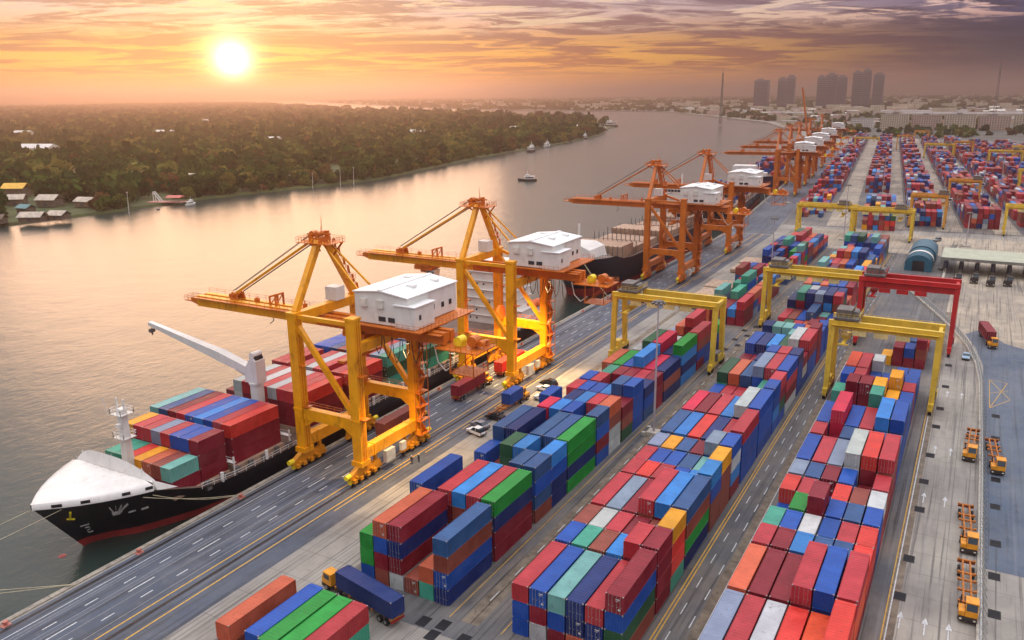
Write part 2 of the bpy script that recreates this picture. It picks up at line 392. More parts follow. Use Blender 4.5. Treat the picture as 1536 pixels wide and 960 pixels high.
# rails let into the apron
RAIL = mat('rail_steel', (66, 58, 54), .45, .7, var=.3)
mb = MB()
for x in (-109.9, -95.6): mb.box(x - .08, x + .08, -115, 430, .0, .05); mb.box(x - .3, x - .14, -115, 430, .0, .022); mb.box(x + .14, x + .3, -115, 430, .0, .022)
struct('crane_rail_track', mb, RAIL)
mb = MB()
for x in (-109.9, -95.6):
    a = bent(x, 430.1); b = bent(x, 1100); mb.beam((*a, .03), (*b, .03), .3, .05)
struct('far_crane_rail_track', mb, RAIL)

# painted markings
PW = mat('white_road_paint', (196, 198, 196), .7, var=.2, scale=2, dirt=((90, 90, 92), .75))
PY = mat('yellow_road_paint', (206, 160, 62), .7, var=.2, scale=2, dirt=((96, 88, 76), .75))
PG = mat('worn_grey_paint', (132, 134, 138), .75, var=.2, scale=2, dirt=((90, 92, 98), .7))
mb = MB(); Z1 = .022
y = -100.
while y < 430:
    mb.quad(-100.15, -99.95, y, y + 2.1, Z1); mb.quad(-105.5, -105.3, y + 1.2, y + 3.3, Z1); y += 6.4
y = -100.
while y < 430: mb.quad(-102.95, -102.72, y, y + 4.6, Z1); y += 12.8
mb.quad(-108.2, -108.05, -100, 430, Z1)
y = 90.
while y < 400:                                       # yard lanes
    for x in (-29.4, -27.4): mb.quad(x - .08, x + .08, y + (2.5 if x < -28 else 0), y + 3 + (2.5 if x < -28 else 0), Z1)
    mb.quad(-54.6, -54.45, y, y + 2.6, Z1); y += 7.4
mb.quad(-25.6, -25.48, 86, 230, Z1); mb.quad(-3.9, -3.72, 92, 250, Z1)
for x, y in ((-2.4, 113), (.7, 113), (3.6, 113), (-2.0, 154), (1.4, 154), (-1.4, 178), (1.4, 178), (-.7, 215), (2.4, 215)):   # lane arrows
    mb.quad(x - .09, x + .09, y - 2.2, y + .6, Z1); mb.add([(x - .42, y + .5, Z1), (x + .42, y + .5, Z1), (x, y + 2.2, Z1)], [(0, 1, 2)])
struct('white_road_marking', mb, PW)
mb = MB()
for x in (-97.0, -93.4): mb.quad(x - .12, x + .12, -100, 430, Z1)
y = 100.
while y < 400: mb.quad(-92.5, -92.3, y, y + 9, Z1); y += 14
for x in (-31.2, -30.7): mb.quad(x - .1, x + .1, 84, 400, Z1)
for x in (-57.6, -49.3): mb.quad(x - .06, x + .06, 84, 400, Z1)
mb.quad(-4.35, -4.2, 92, 255, Z1)
# hatched box in the truck park
for a, b in (((8.1, 231), (8.2, 209)), ((8.1, 231), (12, 230)), ((8.2, 209), (12.4, 217)), ((8.1, 231), (12.4, 217)), ((8.2, 209), (12, 230)), ((8.15, 220), (12.2, 224))):
    mb.beam((*a, Z1 - .002), (*b, Z1 - .002), .14, .004)
struct('yellow_road_marking', mb, PY)
mb = MB()
for x in (-107.4, -106.7, -104.4, -103.6, -101.5, -98.4): mb.quad(x - .07, x + .07, -100, 430, .018)
struct('worn_lane_marking', mb, PG)
# concrete wheel runways of the yard gantries
for (x, w_) in ((-82.9, 1.5), (-54.9, 1.5), (-53.6, 1.3), (-26.2, 1.5), (-3.6, 1.6)):
    sheet('gantry_runway', x - w_ / 2, x + w_ / 2, 176 if x < -80 else 84, 300, .017, mat('runway_concrete', (120, 108, 92), .85, var=.3, scale=.5, bump=.3, dirt=((50, 44, 38), .8)))

# sunken grates
GR = mat('grate_iron', (34, 36, 40), .6, .4)
g0 = None
spots = [(-2.9, 119), (-2.6, 130.6), (-2.3, 148.8), (-2.4, 161), (-2.1, 174.3), (-1.9, 191.2), (-1.7, 203.4), (-1.3, 220.3), (-1.4, 239)]
spots2 = [(9, 120.5), (9, 131.2), (9.2, 142), (9.2, 156), (9.3, 168), (9.3, 190), (9.4, 204)]
spots3 = [(-57.3, 82), (-57.4, 79.4), (-60.2, 81.4), (-53.2, 80.6)]
spots4 = [(-57.5 + (i % 2) * 2.2, 226 + i * 5.5) for i in range(6)]
for j, (lst, wh) in enumerate(((spots, 'on the pale lane beside the inland block'), (spots2, 'on the road beyond the white fence'), (spots3, 'in front of the quayside block'), (spots4, 'on the ground by the yellow gantry'))):
    for i, (x, y) in enumerate(lst):
        if g0 is None:
            g0 = empty('drain_grate', (x, y, .012), '', 'grate')
            part('frame', g0, GR, lambda b: [b.box(-.8, .8, -1.1, -.98, .012, .03), b.box(-.8, .8, .98, 1.1, .012, .03), b.box(-.8, -.7, -.98, .98, .012, .03), b.box(.7, .8, -.98, .98, .012, .03)])
            part('grille', g0, GR, lambda b: [b.box(-.7, .7, -.95 + .19 * q, -.83 + .19 * q, .010, .024) for q in range(10)] + [b.quad(-.7, .7, -.98, .98, .008)]); o = g0
        else: o = inst(g0, (x, y, .012))
        tag(o, 'dark iron grate %s, %s from near end' % (wh, ORD[i + 1]), 'grate', 'drain grates')
# ================================================================== CONTAINERS
CC = {'R': ((138, 20, 40), 'maroon'), 'P': ((188, 50, 60), 'faded red'), 'r': ((222, 56, 44), 'bright red'), 'o': ((232, 78, 34), 'orange-red'), 'O': ((206, 98, 62), 'rust orange'),
      'K': ((148, 70, 54), 'rust brown'), 'Y': ((238, 164, 22), 'yellow'), 'G': ((20, 150, 52), 'bright green'), 'g': ((40, 92, 60), 'dark green'), 'T': ((62, 158, 130), 'sea green'),
      'Q': ((118, 178, 168), 'pale teal'), 'B': ((8, 78, 166), 'blue'), 'N': ((8, 42, 106), 'navy'), 'L': ((44, 132, 204), 'sky blue'), 'S': ((42, 86, 136), 'slate blue'),
      'C': ((132, 150, 172), 'pale grey-blue'), 'W': ((196, 200, 196), 'white'), 'M': ((214, 36, 72), 'crimson')}
CW, CH, CX = 2.44, 2.6, 2.678
def corr(n, y0, y1, depth):
    """trapezoid corrugation profile: list of (y, offset)"""
    p = (y1 - y0) / n; r = []
    for i in range(n):
        a = y0 + i * p; r += [(a, 0), (a + .3 * p, 0), (a + .5 * p, depth), (a + .8 * p, depth)]
    return r + [(y1, 0)]
def container_meshes(L, nc):
    w = CW / 2; H = CH - .012; M = {}
    b = MB()                                                       # shell: side walls, rails, posts, castings, floor
    for s in (-1, 1):
        pr = corr(nc, .16, L - .16, .045); vs = []
        for y, o in pr: vs += [(s * (w - .03 - o), y, .16), (s * (w - .03 - o), y, H - .1)]
        fs = [(2 * i, 2 * i + 2, 2 * i + 3, 2 * i + 1) if s > 0 else (2 * i, 2 * i + 1, 2 * i + 3, 2 * i + 2) for i in range(len(pr) - 1)]
        b.add(vs, fs)
        b.box(s * w - (.06 if s > 0 else 0), s * w + (0 if s > 0 else .06), .16, L - .16, 0.02, .16)
        b.box(s * w - (.06 if s > 0 else 0), s * w + (0 if s > 0 else .06), .16, L - .16, H - .1, H)
    for y in (0, L - .16):
        for s in (-1, 1): b.box(min(s * w, s * (w - .16)), max(s * w, s * (w - .16)), y, y + .16, .12, H - .12)
        b.box(-w + .16, w - .16, y + .005, y + .155, .02, .14); b.box(-w + .16, w - .16, y + .005, y + .155, H - .12, H - .01)
    b.box(-w + .05, w - .05, .05, L - .05, .03, .12)
    b.box(-w + .16, w - .16, L - .07, L - .03, .14, H - .12)
    M['shell'] = b.mesh('container_shell', CONT)
    b = MB()
    for y in (-.004, L - .176):
        for s in (-1, 1):
            for z in (0, H - .12): b.box(min(s * (w + .004), s * (w - .17)), max(s * (w + .004), s * (w - .17)), y, y + .18, z, z + .125)
    M['cast'] = b.mesh('corner_casting', mat('casting_steel', (150, 142, 138), .5, .3, var=.3))
    b = MB(); pr = corr(max(6, nc // 2), .18, L - .18, -.02); vs = []          # roof sheet with cross ribs
    for y, o in pr: vs += [(-w + .07, y, H - .035 - o * 0 + (o and .018)), (w - .07, y, H - .035 + (o and .018))]
    b.add(vs, [(2 * i, 2 * i + 1, 2 * i + 3, 2 * i + 2) for i in range(len(pr) - 1)])
    for y in (.16, L - .62): b.box(-w + .07, w - .07, y, y + .46, H - .05, H - .012)
    M['roof'] = b.mesh('roof_sheet', CONT)
    b = MB(); pr = corr(9, -w + .16, w - .16, .05); vs = []
    for x, o in pr: vs += [(x, .03 + o, .14), (x, .03 + o, H - .12)]
    b.add(vs, [(2 * i, 2 * i + 2, 2 * i + 3, 2 * i + 1) for i in range(len(pr) - 1)])
    M['end'] = b.mesh('end_wall', CONT)
    for nm, s in (('doorl', -1), ('doorr', 1), ('doorm', 1)):
        b = MB(); x0, x1 = (-w + .165, -.012) if s < 0 else (.012, w - .165)
        b.box(x0, x1, .02, .07, .145, H - .125)
        for q in range(4):
            z = .24 + q * .58; b.box(x0 + .06, x1 - .06, .008, .02, z, z + .42)
        b.mi = 1
        for fx in (.28, .74):
            x = x0 + (x1 - x0) * fx; b.tube((x, -.02, .10), (x, -.02, H - .07), .022, 6)
            b.box(x - .05, x + .05, -.035, .0, .16, .24); b.box(x - .05, x + .05, -.035, .0, H - .22, H - .14); b.box(x - .02, x + .20, -.03, -.005, 1.0, 1.06)
        b.mi = 2
        if nm == 'doorm': b.box(x0 + .14, x1 - .34, .0, .007, 2.0, 2.14); b.box(x0 + .14, x1 - .5, .0, .007, 1.8, 1.88); b.box(x0 + .5, x1 - .2, .0, .007, .5, .8)
        M[nm] = b.mesh('door', [CONT, mat('lock_rod_steel', (168, 164, 160), .45, .5), mat('stencil_white', (205, 205, 200), .7, dirt=((120, 110, 100), .6))])
    return M
CM = {12: container_meshes(12.19, 40), 6: container_meshes(6.06, 20)}
BOXES = []          # every container: dict(x, y, z, L, c, label, doors)
def put(x, y, z, L, c, label=None, doors=None, rz=0.0, force=False):
    BOXES.append(dict(x=x, y=y, z=z, L=L, c=c, label=label, doors=(rnd.random() < .45) if doors is None else doors, rz=rz, force=force))

PAL = 'RRRPPPrKKOONNNBBBBSSLLCWTgGQYMRP'
def rcol(): return rnd.choice(PAL)
B1 = [ # per bay: y start, then six columns from the river; 'bottom..top' ; near|far = two short ones
 (85.9, ['BGG', 'KRBO', 'WRNR', 'K', 'TO', 'NBKS']),
 (99.0, ['NBNB', 'N', 'RKRP', 'KRKL', 'RKRP', 'RRNG']),
 (112.6, ['|BBB', '|KK', 'B|gggg', 'BB|NNBL', 'NNBS|NB', 'KSBS|NNBL']),
 (125.4, ['NNBS', 'NNBN', 'N', 'NNBS', 'NNSS', 'GNGG']),
 (138.4, ['|BNBB', 'NNNM|NN', 'NNNL|NNNN', 'NNNB|NNBL', 'BBN|KRRP', 'BRBS|WWKO']),
 (151.5, ['KK|KKP', 'N|BBB', 'BBN|BBB', 'BBN|BBL', 'RRP|SSSS', 'gKR|BBBB']),
 (164.6, ['BBB|', 'KKP|TTT', 'BN|KRR', 'NNB|RKR', 'BBK|RRP', 'SBN|RRR']),
 (177.7, ['KKO', 'GGG', 'RBB', 'NBKL', 'RRM', 'NKN']),
 (190.8, ['gg|', 'BBW|KKP', 'NBgg', 'RRKM', 'TBN', 'LNLG']),
 (203.9, ['W|P', 'KO|WW', 'KKC|CW', 'RP|O', 'KKR|RRP', 'RBKP|BBKP']),
 (217.0, ['O', 'BC', 'RRO', 'RRRP', 'N', '|NBG'])]
B2 = [
 (85.0, ['BBP', 'WRB', 'RBQ', 'ONN', 'RNP', 'KgBR']),
 (97.9, ['NNB|KKK', 'TBT|BNW', 'KBK|RRP', 'BBL|RRR', 'RKRP|KBK', 'RRRR|TrrY']),
 (110.8, ['KRP', 'NNC', 'RRR', 'BgKP', 'BRRL', 'NGKS']),
 (123.7, ['RRP|RKP', 'RRr|BBB', 'KRP|NBB', 'BBB|BBS', 'BBL|NBQ', 'KKBL|KKKY']),
 (136.6, ['NNC|', 'NNY|', 'BBS|', 'RRR|', 'NBBC|', 'RLWB|']),
 (143.9, ['TTS', 'BBL', 'RRr', 'NNN', 'RRP', 'BBBP']),
 (157.0, ['RRM', 'RRR', 'KRP', 'BBL', 'BNNW', 'BBBB']),
 (170.1, ['NS|BB', 'BW|BP', 'BB|RP', 'BL|TN', 'BLQ|BNT', 'BLBB|BgRP']),
 (183.2, ['BTg', 'RKO', 'BNS', 'NNBC', 'RRKP', 'WRPB']),
 (196.3, ['RR|RR', 'KP|RR', 'BBN|RM', 'BNBB|RY', 'RRRP|RN', 'BBBN|BWR']),
 (209.4, ['BBB', 'NBN', 'BBL', 'Ngg', 'KBNW', 'BBRP']),
 (222.5, ['KT|NNN', 'RR|NBQ', 'BN|NNQ', 'RTQ|NNB', 'NNB|KKO', 'RRRR|BBB']),
 (235.6, ['KR|N', 'RT|Rg', 'BR|RP', 'TY|RO', 'RKR|SS', 'BBB|CC'])]
B3 = [
 (85.0, ['BNC', 'RRP', 'BKW', 'RRr', 'ooo', 'Roor']),
 (97.9, ['KBO', 'RRR', 'RBR', 'RRRP', 'BBNB', 'RooP']),
 (110.8, ['BRP|BTT', 'RRR|NBB', 'BBL|BNW', 'BBS|BBB', 'BBS|KRP', 'Rrr|Rrr']),
 (123.7, ['BB|Rrr', 'NGG|RKP', 'RRRR|BB', 'BBB|Rrr', 'BBS|KKK', 'NBB|PKW']),
 (136.6, ['NNC|', 'BBS|', 'RRR|', 'BBB|', 'RR|', 'RKP|']),
 (143.3, ['NBB', 'RRP', 'BWC', 'BWWW', 'RRRr', 'RRKP']),
 (156.4, ['RKP|', 'RR|', 'BBS|', 'KKP|', 'BBS|', 'BBS|']),
 (163.1, ['BNB', 'RMMM', 'BBB', 'RRP', 'BBSL', 'BBNB']),
 (176.2, ['BB|TTT', 'BB|RRRR', 'RP|RRRR', 'BBTT|YYYY', 'BB|YYY', 'BBS|BBB']),
 (189.2, ['BB|BNB', 'RR|RRP', 'RRP|WW', 'RRR|BB', 'BYYY|BBN', 'RKP|BBB']),
 (202.3, ['Roo', 'RRP', 'BB|WWW', 'BB|', 'BB|BB', 'BB|BB']),
 (232.0, ['', '', 'Y|', 'RR|R', 'RB|R', 'RKR|K']),
 (249.5, ['', '', '', 'RR|', 'S|', 'r|'])]
def stack(b, bay, col, x, y, spec, where):
    if not spec: return
    halves = spec.split('|') if '|' in spec else [spec]
    for hi, s in enumerate(halves):
        L = 12.19 if len(halves) == 1 else 6.06
        for t, c in enumerate(s):
            lab = '%s %s container, %s tier, %s column from river, %s bay, %s' % (CC[c][1], 'long' if L > 10 else ('near-half', 'far-half')[hi], ORD[t + 1], ORD[col + 1], ORD[bay + 1], where)
            put(x + CW / 2, y + hi * 6.13, .02 + t * CH, L, c, lab)
for name, x0, tab, where in (('B1', -74.75, B1, 'quayside block'), ('B2', -48.1, B2, 'middle block'), ('B3', -22.7, B3, 'inland block')):
    for bay, (y, cols) in enumerate(tab):
        for col, spec in enumerate(cols): stack(name, bay, col, x0 + col * CX, y, spec, where)
# the row in front of the quayside block
for col, (x, s) in enumerate(((-79.6, 'KO'), (-74.75, 'NB'), (-72.07, 'GG'), (-69.4, 'GG'), (-66.7, 'TP'))):
    z = .02
    for t, c in enumerate(s):
        put(x + CW / 2, 62.6 + (.4 if col == 1 else 0), z + t * CH + (.5 if col in (1, 2) else 0) * (t > 0) * 0, 12.19, c, '%s long container, %s tier, %s column from river, in the short foremost row' % (CC[c][1], ORD[t + 1], ORD[col + 1]))
# the blocks go on behind, less regular
FAR = []
def far_block(x0, y0, y1, hmax, where, first, frame=None, holes=.06, ncol=6, pal=None):
    y = y0; bay = first
    while y < y1:
        base = rnd.choice((2, 3, 3, 4)) if hmax >= 4 else rnd.choice((1, 2, 3))
        for col in range(ncol):
            if rnd.random() < holes: continue
            hh = max(1, min(hmax, base + rnd.choice((-1, 0, 0, 0, 1))))
            for hi in range(2 if rnd.random() < .4 else 1):
                L = 12.19
                spec = ''.join(rnd.choice(pal or PAL) for _ in range(hh))
                sh = rnd.random() < .35
                break
            if frame is None: stack('', bay, col, x0 + col * CX, y, (spec + '|' + ''.join(rnd.choice(pal or PAL) for _ in range(hh))) if sh else spec, where)
            else:
                for t, c in enumerate(spec):
                    p = frame(x0 + col * CX + CW / 2, y); put(p[0], p[1], .02 + t * CH, 12.19, c, None, rz=BEND)
        y += 13.1; bay += 1
far_block(-72.1, 252, 340, 4, 'quayside block', 11, ncol=5); far_block(-74.75, 345, 400, 4, 'quayside block', 18)
far_block(-48.1, 249, 400, 4, 'middle block', 13, holes=.02)
far_block(-48.1, 462, 560, 4, None, 20, bent); far_block(-86, 500, 900, 3, None, 20, bent, .2)
PF = 'RRRRPPPKKKNNBBRSLWCOR'
for i, x in enumerate((-84, -51.5, -25.5, 1.5, 28, 54, 80, 106)):
    far_block(x, 486 if i > 1 else 640, 1380 - i * 30, 4, None, 20, bent, .10, 6, PF)

def emit_containers():
    """the 300 that show largest become things with parts, the rest one mass"""
    occ = {}
    for b in BOXES: occ[(round(b['x'] * 2), round((b['y']) / 2), round(b['z'] / CH))] = 1
    cp = Vector((0, 0, 70.66)); sc = []
    def solid(x, y, z):
        k = round(z / CH)
        for dy in (-1, 0, 1):
            for dx in (-1, 0, 1):
                if (round(x * 2) + dx, round(y / 2) + dy, k) in occ: return True
        return False
    for b in BOXES:
        d2 = (Vector((b['x'], b['y'] + b['L'] / 2, b['z'])) - cp).length_squared
        top = 0 if solid(b['x'], b['y'], b['z'] + CH) or solid(b['x'], b['y'] - 6.13, b['z'] + CH) else 1
        side = 0 if solid(b['x'] + CX, b['y'], b['z']) or solid(b['x'] + 2.5, b['y'], b['z']) else 1
        front = 0 if solid(b['x'], b['y'] - 13.1, b['z']) or solid(b['x'], b['y'] - 6.13, b['z']) else 1
        dist = math.sqrt(d2)
        a = (top * b['L'] * CW * (70 - b['z']) / dist + side * b['L'] * CH * abs(b['x']) / dist * .8 + front * CW * CH * b['y'] / dist * .8) / d2
        dv = Vector((b['x'], b['y'] + 6, b['z'])) - cp; zf = dv.dot(Fv)
        u = 768 + 1246 * dv.dot(Rv) / zf; v = 480 - 1246 * dv.dot(Uv) / zf
        if not (-30 < u < 1570 and v < 1000) or b['label'] is None: a = 0
        if b['force']: a = 9
        sc.append(a)
    order = sorted(range(len(BOXES)), key=lambda i: -sc[i]); chosen = [i for i in order[:300] if sc[i] > 0]; cs = set(chosen)
    for i in chosen:
        b = BOXES[i]; M = CM[12 if b['L'] > 10 else 6]; j = rnd.uniform(.86, 1.12)
        c = [min(1, v * j * rnd.uniform(.95, 1.05)) for v in lin(CC[b['c']][0])] + [1]
        r = link('shipping_container', M['shell']); r.location = (b['x'] + rnd.uniform(-.05, .05), b['y'] + rnd.uniform(-.08, .08), b['z']); r.rotation_euler.z = b['rz']; r.color = c
        tag(r, b['label'], 'container', 'stacked shipping containers')
        ps = [link('roof_sheet', M['roof'], r), tag(link('corner_casting', M['cast'], r), kind='stuff')]
        if b['doors']: ps += [link('door', M['doorl'], r), link('door', M['doorm' if rnd.random() < .4 else 'doorr'], r)]
        else: ps += [link('end_wall', M['end'], r)]
        for p in ps: p.color = c
    V = []; F = []; K = []
    for i, b in enumerate(BOXES):
        if i in cs: continue
        w = CW / 2; L = b['L']; H = CH - .03; cz, sz = math.cos(b['rz']), math.sin(b['rz']); o = len(V)
        for x, y, z in ((-w, 0, 0), (w, 0, 0), (w, L, 0), (-w, L, 0), (-w, 0, H), (w, 0, H), (w, L, H), (-w, L, H)):
            V.append((b['x'] + x * cz - y * sz, b['y'] + x * sz + y * cz, b['z'] + z))
        F += [(o + 4, o + 5, o + 6, o + 7), (o, o + 1, o + 5, o + 4), (o + 1, o + 2, o + 6, o + 5), (o + 2, o + 3, o + 7, o + 6), (o + 3, o, o + 4, o + 7), (o, o + 3, o + 2, o + 1)]
        j = rnd.uniform(.8, 1.15); K += [[min(1, v * j) for v in lin(CC[b['c']][0])] + [1.0]] * 6
    me = bpy.data.meshes.new('stacked_containers'); me.from_pydata(V, [], F); me.materials.append(CONTV)
    at = me.color_attributes.new('paint', 'FLOAT_COLOR', 'CORNER')
    at.data.foreach_set('color', np.repeat(np.array(K, dtype=np.float32), 4, axis=0).ravel()); me.update()
    tag(link('stacked_containers', me), 'mass of stacked containers of many colours filling the far yard', 'containers', kind='stuff')
# ================================================================== QUAY CRANES
def crane_paint(name, rgb): return mat(name, rgb, .42, var=.14, scale=.25, dirt=((104, 50, 22), .65), bump=.05, bscale=6)
CY = crane_paint('crane_yellow', (246, 164, 8)); CO = crane_paint('crane_orange', (204, 108, 28)); CRUST = crane_paint('crane_fitting_orange', (206, 108, 24)); CBOG = crane_paint('bogie_amber', (212, 140, 22))
HW = mat('house_white', (226, 224, 216), .5, var=.06, scale=.4, dirt=((170, 150, 130), .3)); HR = mat('house_roof_white', (236, 236, 232), .45, var=.05)
DK = mat('dark_opening', (30, 30, 34), .5); GL = mat('cab_glass', (44, 58, 66), .12); CAB = mat('cable_black', (26, 24, 24), .6)
TYRE = mat('tyre_rubber', (26, 26, 27), .8); GREY = mat('machine_grey', (104, 100, 96), .55, var=.25, dirt=((60, 50, 44), .5)); LAMPY = mat('hazard_yellow', (248, 214, 40), .45)
PALE = mat('cabinet_pale', (216, 212, 200), .5, dirt=((140, 110, 80), .4))
def rail_line(b, pts, h=1.05, step=1.6, r=.035):
    """hand rail with posts along a polyline"""
    for p, q in zip(pts, pts[1:]):
        p = Vector(p); q = Vector(q); n = max(1, int((q - p).length / step))
        for i in range(n + 1):
            a = p.lerp(q, i / n); b.beam(a, a + Vector((0, 0, h)), r * 1.6, r * 1.6)
        for z in (h, h * .55): b.beam(p + Vector((0, 0, z)), q + Vector((0, 0, z)), r * 1.4, r * 1.4)
def make_crane(P, Q, boom_up=False):
    """ship-to-shore crane; local x towards land, y along the quay; rails at x = -7 and +7.2"""
    t = empty('quay_crane', (0, 0, 0), 'quay crane', 'crane')
    XW, XL, YN, YF, ZT = -6.9, 7.2, -9.0, 9.0, 31.0
    for x in (XW, XL):
        for y in (YN, YF):
            zt = ZT if x == XW else 31.6
            if y == YF and x == XL: zt = 27.4
            lg = part('leg', t, P, lambda b: [b.beam((x, y, 3.6), (x, y, zt), 2.0, 1.9), b.cb((x, y, zt + .15), (2.3, 2.2, .5)), b.cb((x, y, 3.7), (2.5, 2.6, 1.0)), b.cb((x, y, 12.2), (2.25, 2.1, .4))])
            part('leg_ladder', lg, Q, lambda b: [b.beam((x + 1.15, y + dy, 4), (x + 1.15, y + dy, zt - 1), .06, .06) for dy in (-.3, .3)] + [b.beam((x + 1.15, y - .3, 4.5 + i * 1.5), (x + 1.15, y + .3, 4.5 + i * 1.5), .05, .05) for i in range(16)] +
                 [b.box(x + 1.0, x + 2.2, y - .8, y + .8, z, z + .1) for z in (12.6, 21.0)])
    for x in (XW, XL): part('sill_beam', t, P, lambda b: [b.box(x - .85, x + .85, YN + .97, YF - .97, 4.2, 6.4), b.box(x - .95, x + .95, YN + 3, YN + 3.3, 4.1, 6.5), b.box(x - .95, x + .95, YF - 3.3, YF - 3, 4.1, 6.5)])
    for y in (YN, YF):
        part('portal_beam', t, P, lambda b: [b.box(XW + 1.02, XL - 1.02, y - .7, y + .7, 10.2, 12.4), b.prism([(XW + 1.01, 8.6), (XW + 3.6, 10.2), (XW + 1.01, 10.2)], 1, y - .5, y + .5), b.prism([(XL - 1.01, 8.6), (XL - 1.01, 10.2), (XL - 3.6, 10.2)], 1, y - .5, y + .5)])
        part('portal_walkway_rail', t, Q, lambda b: [rail_line(b, [(XW + 1.2, y + .6, 12.4), (XL - 1.2, y + .6, 12.4)])])
        part('diagonal_brace', t, P, lambda b: b.beam((XW + .9, y, 28.6), (XL - .9, y, 12.9), .9, .9))
        part('upper_strut', t, P, lambda b: b.beam((XW + .9, y, 30.6), (XL - .9, y, 30.6 if y < 0 else 27.0), .75, .75))
    part('waterside_cross_beam', t, P, lambda b: b.box(XW - .8, XW + .8, YN + .97, YF - .97, 29.4, 31.2))
    part('landside_cross_beam', t, P, lambda b: b.box(XL - .7, XL + .7, YN + .97, YF - .97, 25.0, 26.8))
    for s in (-1, 1): part('a_frame_leg', t, P, lambda b: b.beam((XW, s * 8.6, 31.2), (XW, s * .9, 43.8), 1.15, 1.15))
    ap = part('apex_head', t, Q, lambda b: [b.cb((XW, 0, 43.7), (1.8, 3.0, 1.2)), b.cb((XW - 1.9, .9, 44.1), (.8, .5, 1.5)), b.cb((XW - 1.9, -.9, 44.1), (.8, .5, 1.5)), b.cb((XW + .6, 1.0, 44.7), (.7, .6, 1.5)), b.tube((XW - 1.9, -.7, 44.8), (XW - 1.9, .7, 44.8), .6, 14), b.tube((XW - .2, -1.1, 44.9), (XW - .2, 1.1, 44.9), .5, 12), b.tube((XW, .2, 44), (XW, .2, 48.0), .06, 6), b.tube((XW + 1.2, -1.4, 44), (XW + 1.2, -1.4, 46.6), .05, 6), b.beam((XW - 3.6, 0, 44.6), (XW + 2.4, 0, 45.0), .2, .3)])
    part('apex_platform', ap, Q, lambda b: [b.box(XW - 4.4, XW + 3.6, -2.4, 2.6, 43.2, 43.32), rail_line(b, [(XW - 4.4, -2.4, 43.3), (XW + 3.6, -2.4, 43.3), (XW + 3.6, 2.6, 43.3), (XW - 4.4, 2.6, 43.3), (XW - 4.4, -2.4, 43.3)], step=.7), rail_line(b, [(XW - 4.4, 0, 43.3), (XW - 2.4, 0, 43.3)], step=.6), b.beam((XW + 3.4, 2, 43.2), (XW + .6, 2, 40.0), .3, .3), b.beam((XW - 4.2, 0, 43.2), (XW - .5, 0, 41.5), .3, .3)])
    part('access_stair', t, Q, lambda b: [b.beam((XW + .9, YF - .2 - i * 1.2, 32 + i * 2.0), (XW + .9, YF - .5 - i * 1.2, 33.7 + i * 2.0), .5, .12) for i in range(6)] + [rail_line(b, [(XW + 1.2, 8.4, 32), (XW + 1.2, 1.6, 42.8)], step=1.0)] + [b.box(XW + .7, XW + 2.3, 5.0, 6.6, 35.0, 35.1), rail_line(b, [(XW + .7, 5, 35.1), (XW + 2.3, 5, 35.1), (XW + 2.3, 6.6, 35.1)], step=.8)])
    # boom and girder
    tip = -42.0
    bm = empty('boom', (0, 0, 0), None, None); bm.parent = t
    if not boom_up:
        def f(b):
            for y in (-1.15, 1.15): b.box(tip, XW - 1.2, y - .62, y + .62, 26.9, 29.2)
            for i in range(7): b.box(tip + 1 + i * 5.2, tip + 1.5 + i * 5.2, -.53, .53, 27.2, 28.6)
        part('boom_girder', bm, P, f)
        part('boom_nose', bm, Q, lambda b: [b.prism([(tip, 27.0), (tip, 29.1), (tip - 2.2, 28.5), (tip - 2.2, 27.6)], 1, -1.5, 1.5), b.box(tip - 4.6, tip - 2.2, -1.2, 1.2, 27.5, 27.7), rail_line(b, [(tip - 2.2, -1.2, 27.7), (tip - 4.6, -1.2, 27.7), (tip - 4.6, 1.2, 27.7), (tip - 2.2, 1.2, 27.7)], step=.8)])
        part('boom_walkway', bm, Q, lambda b: [b.box(tip, XW - 1.2, -2.9, -1.9, 28.9, 29.0), rail_line(b, [(tip, -2.9, 29.0), (XW - 1.2, -2.9, 29.0)], step=2.0), rail_line(b, [(tip, 1.8, 29.2), (XW - 1.2, 1.8, 29.2)], step=2.4)])
        part('stay_anchor', bm, Q, lambda b: [b.prism([(-32.6, 29.2), (-30.2, 29.2), (-30.7, 30.7), (-31.8, 30.9)], 1, y - .15, y + .15) for y in (-1.0, 1.0)] + [b.tube((-31.4, -1.4, 30.3), (-31.4, 1.4, 30.3), .35, 12), b.tube((-32.6, -.9, 29.9), (-32.6, .9, 29.9), .55, 12)])
        for fx, fh in ((-21.0, 2.0), (-19.4, 2.5)): part('latch_frame', bm, Q, lambda b: [b.beam((fx, y, 29.2), (fx, y, 29.2 + fh), .3, .3) for y in (-1.1, 1.1)] + [b.beam((fx, -1.1, 29.1 + fh), (fx, 1.1, 29.1 + fh), .35, .35), b.beam((fx, -1.1, 29.4), (fx, 1.1, 29.0 + fh), .18, .18)])
        part('motor_box', bm, Q, lambda b: [b.cb((-13.0, .5, 29.7), (.5, .9, 1.0)), b.tube((-13, .5, 30.2), (-13, .5, 30.9), .12, 6)])
        part('junction_box', bm, Q, lambda b: [b.cb((-26.2, .4, 29.55), (.9, .7, .7)), b.tube((-26.2, .2, 29.9), (-26.2, .6, 29.9), .2, 8)])
        for y in (-1.0, 1.0): part('forestay', t, P if y < 0 else GREY, lambda b: b.beam((-30.6, y, 30.8), (XW - .9, y, 44.0), .42 if y < 0 else .2, .42 if y < 0 else .2))
        part('hoist_rope', t, CAB, lambda b: [b.tube((-32.2, y, 31.0), (XW - 1.6, y, 45.2), .07, 5) for y in (-.3, .3)])
    else:
        an = rad(80); L = 46
        def f(b):
            for y in (-1.15, 1.15): b.beam((XW - 1.2, y, 28.4), (XW - 1.2 - L * math.cos(an), y, 28.4 + L * math.sin(an)), 1.24, 2.3)
        part('boom_girder', bm, P, f)
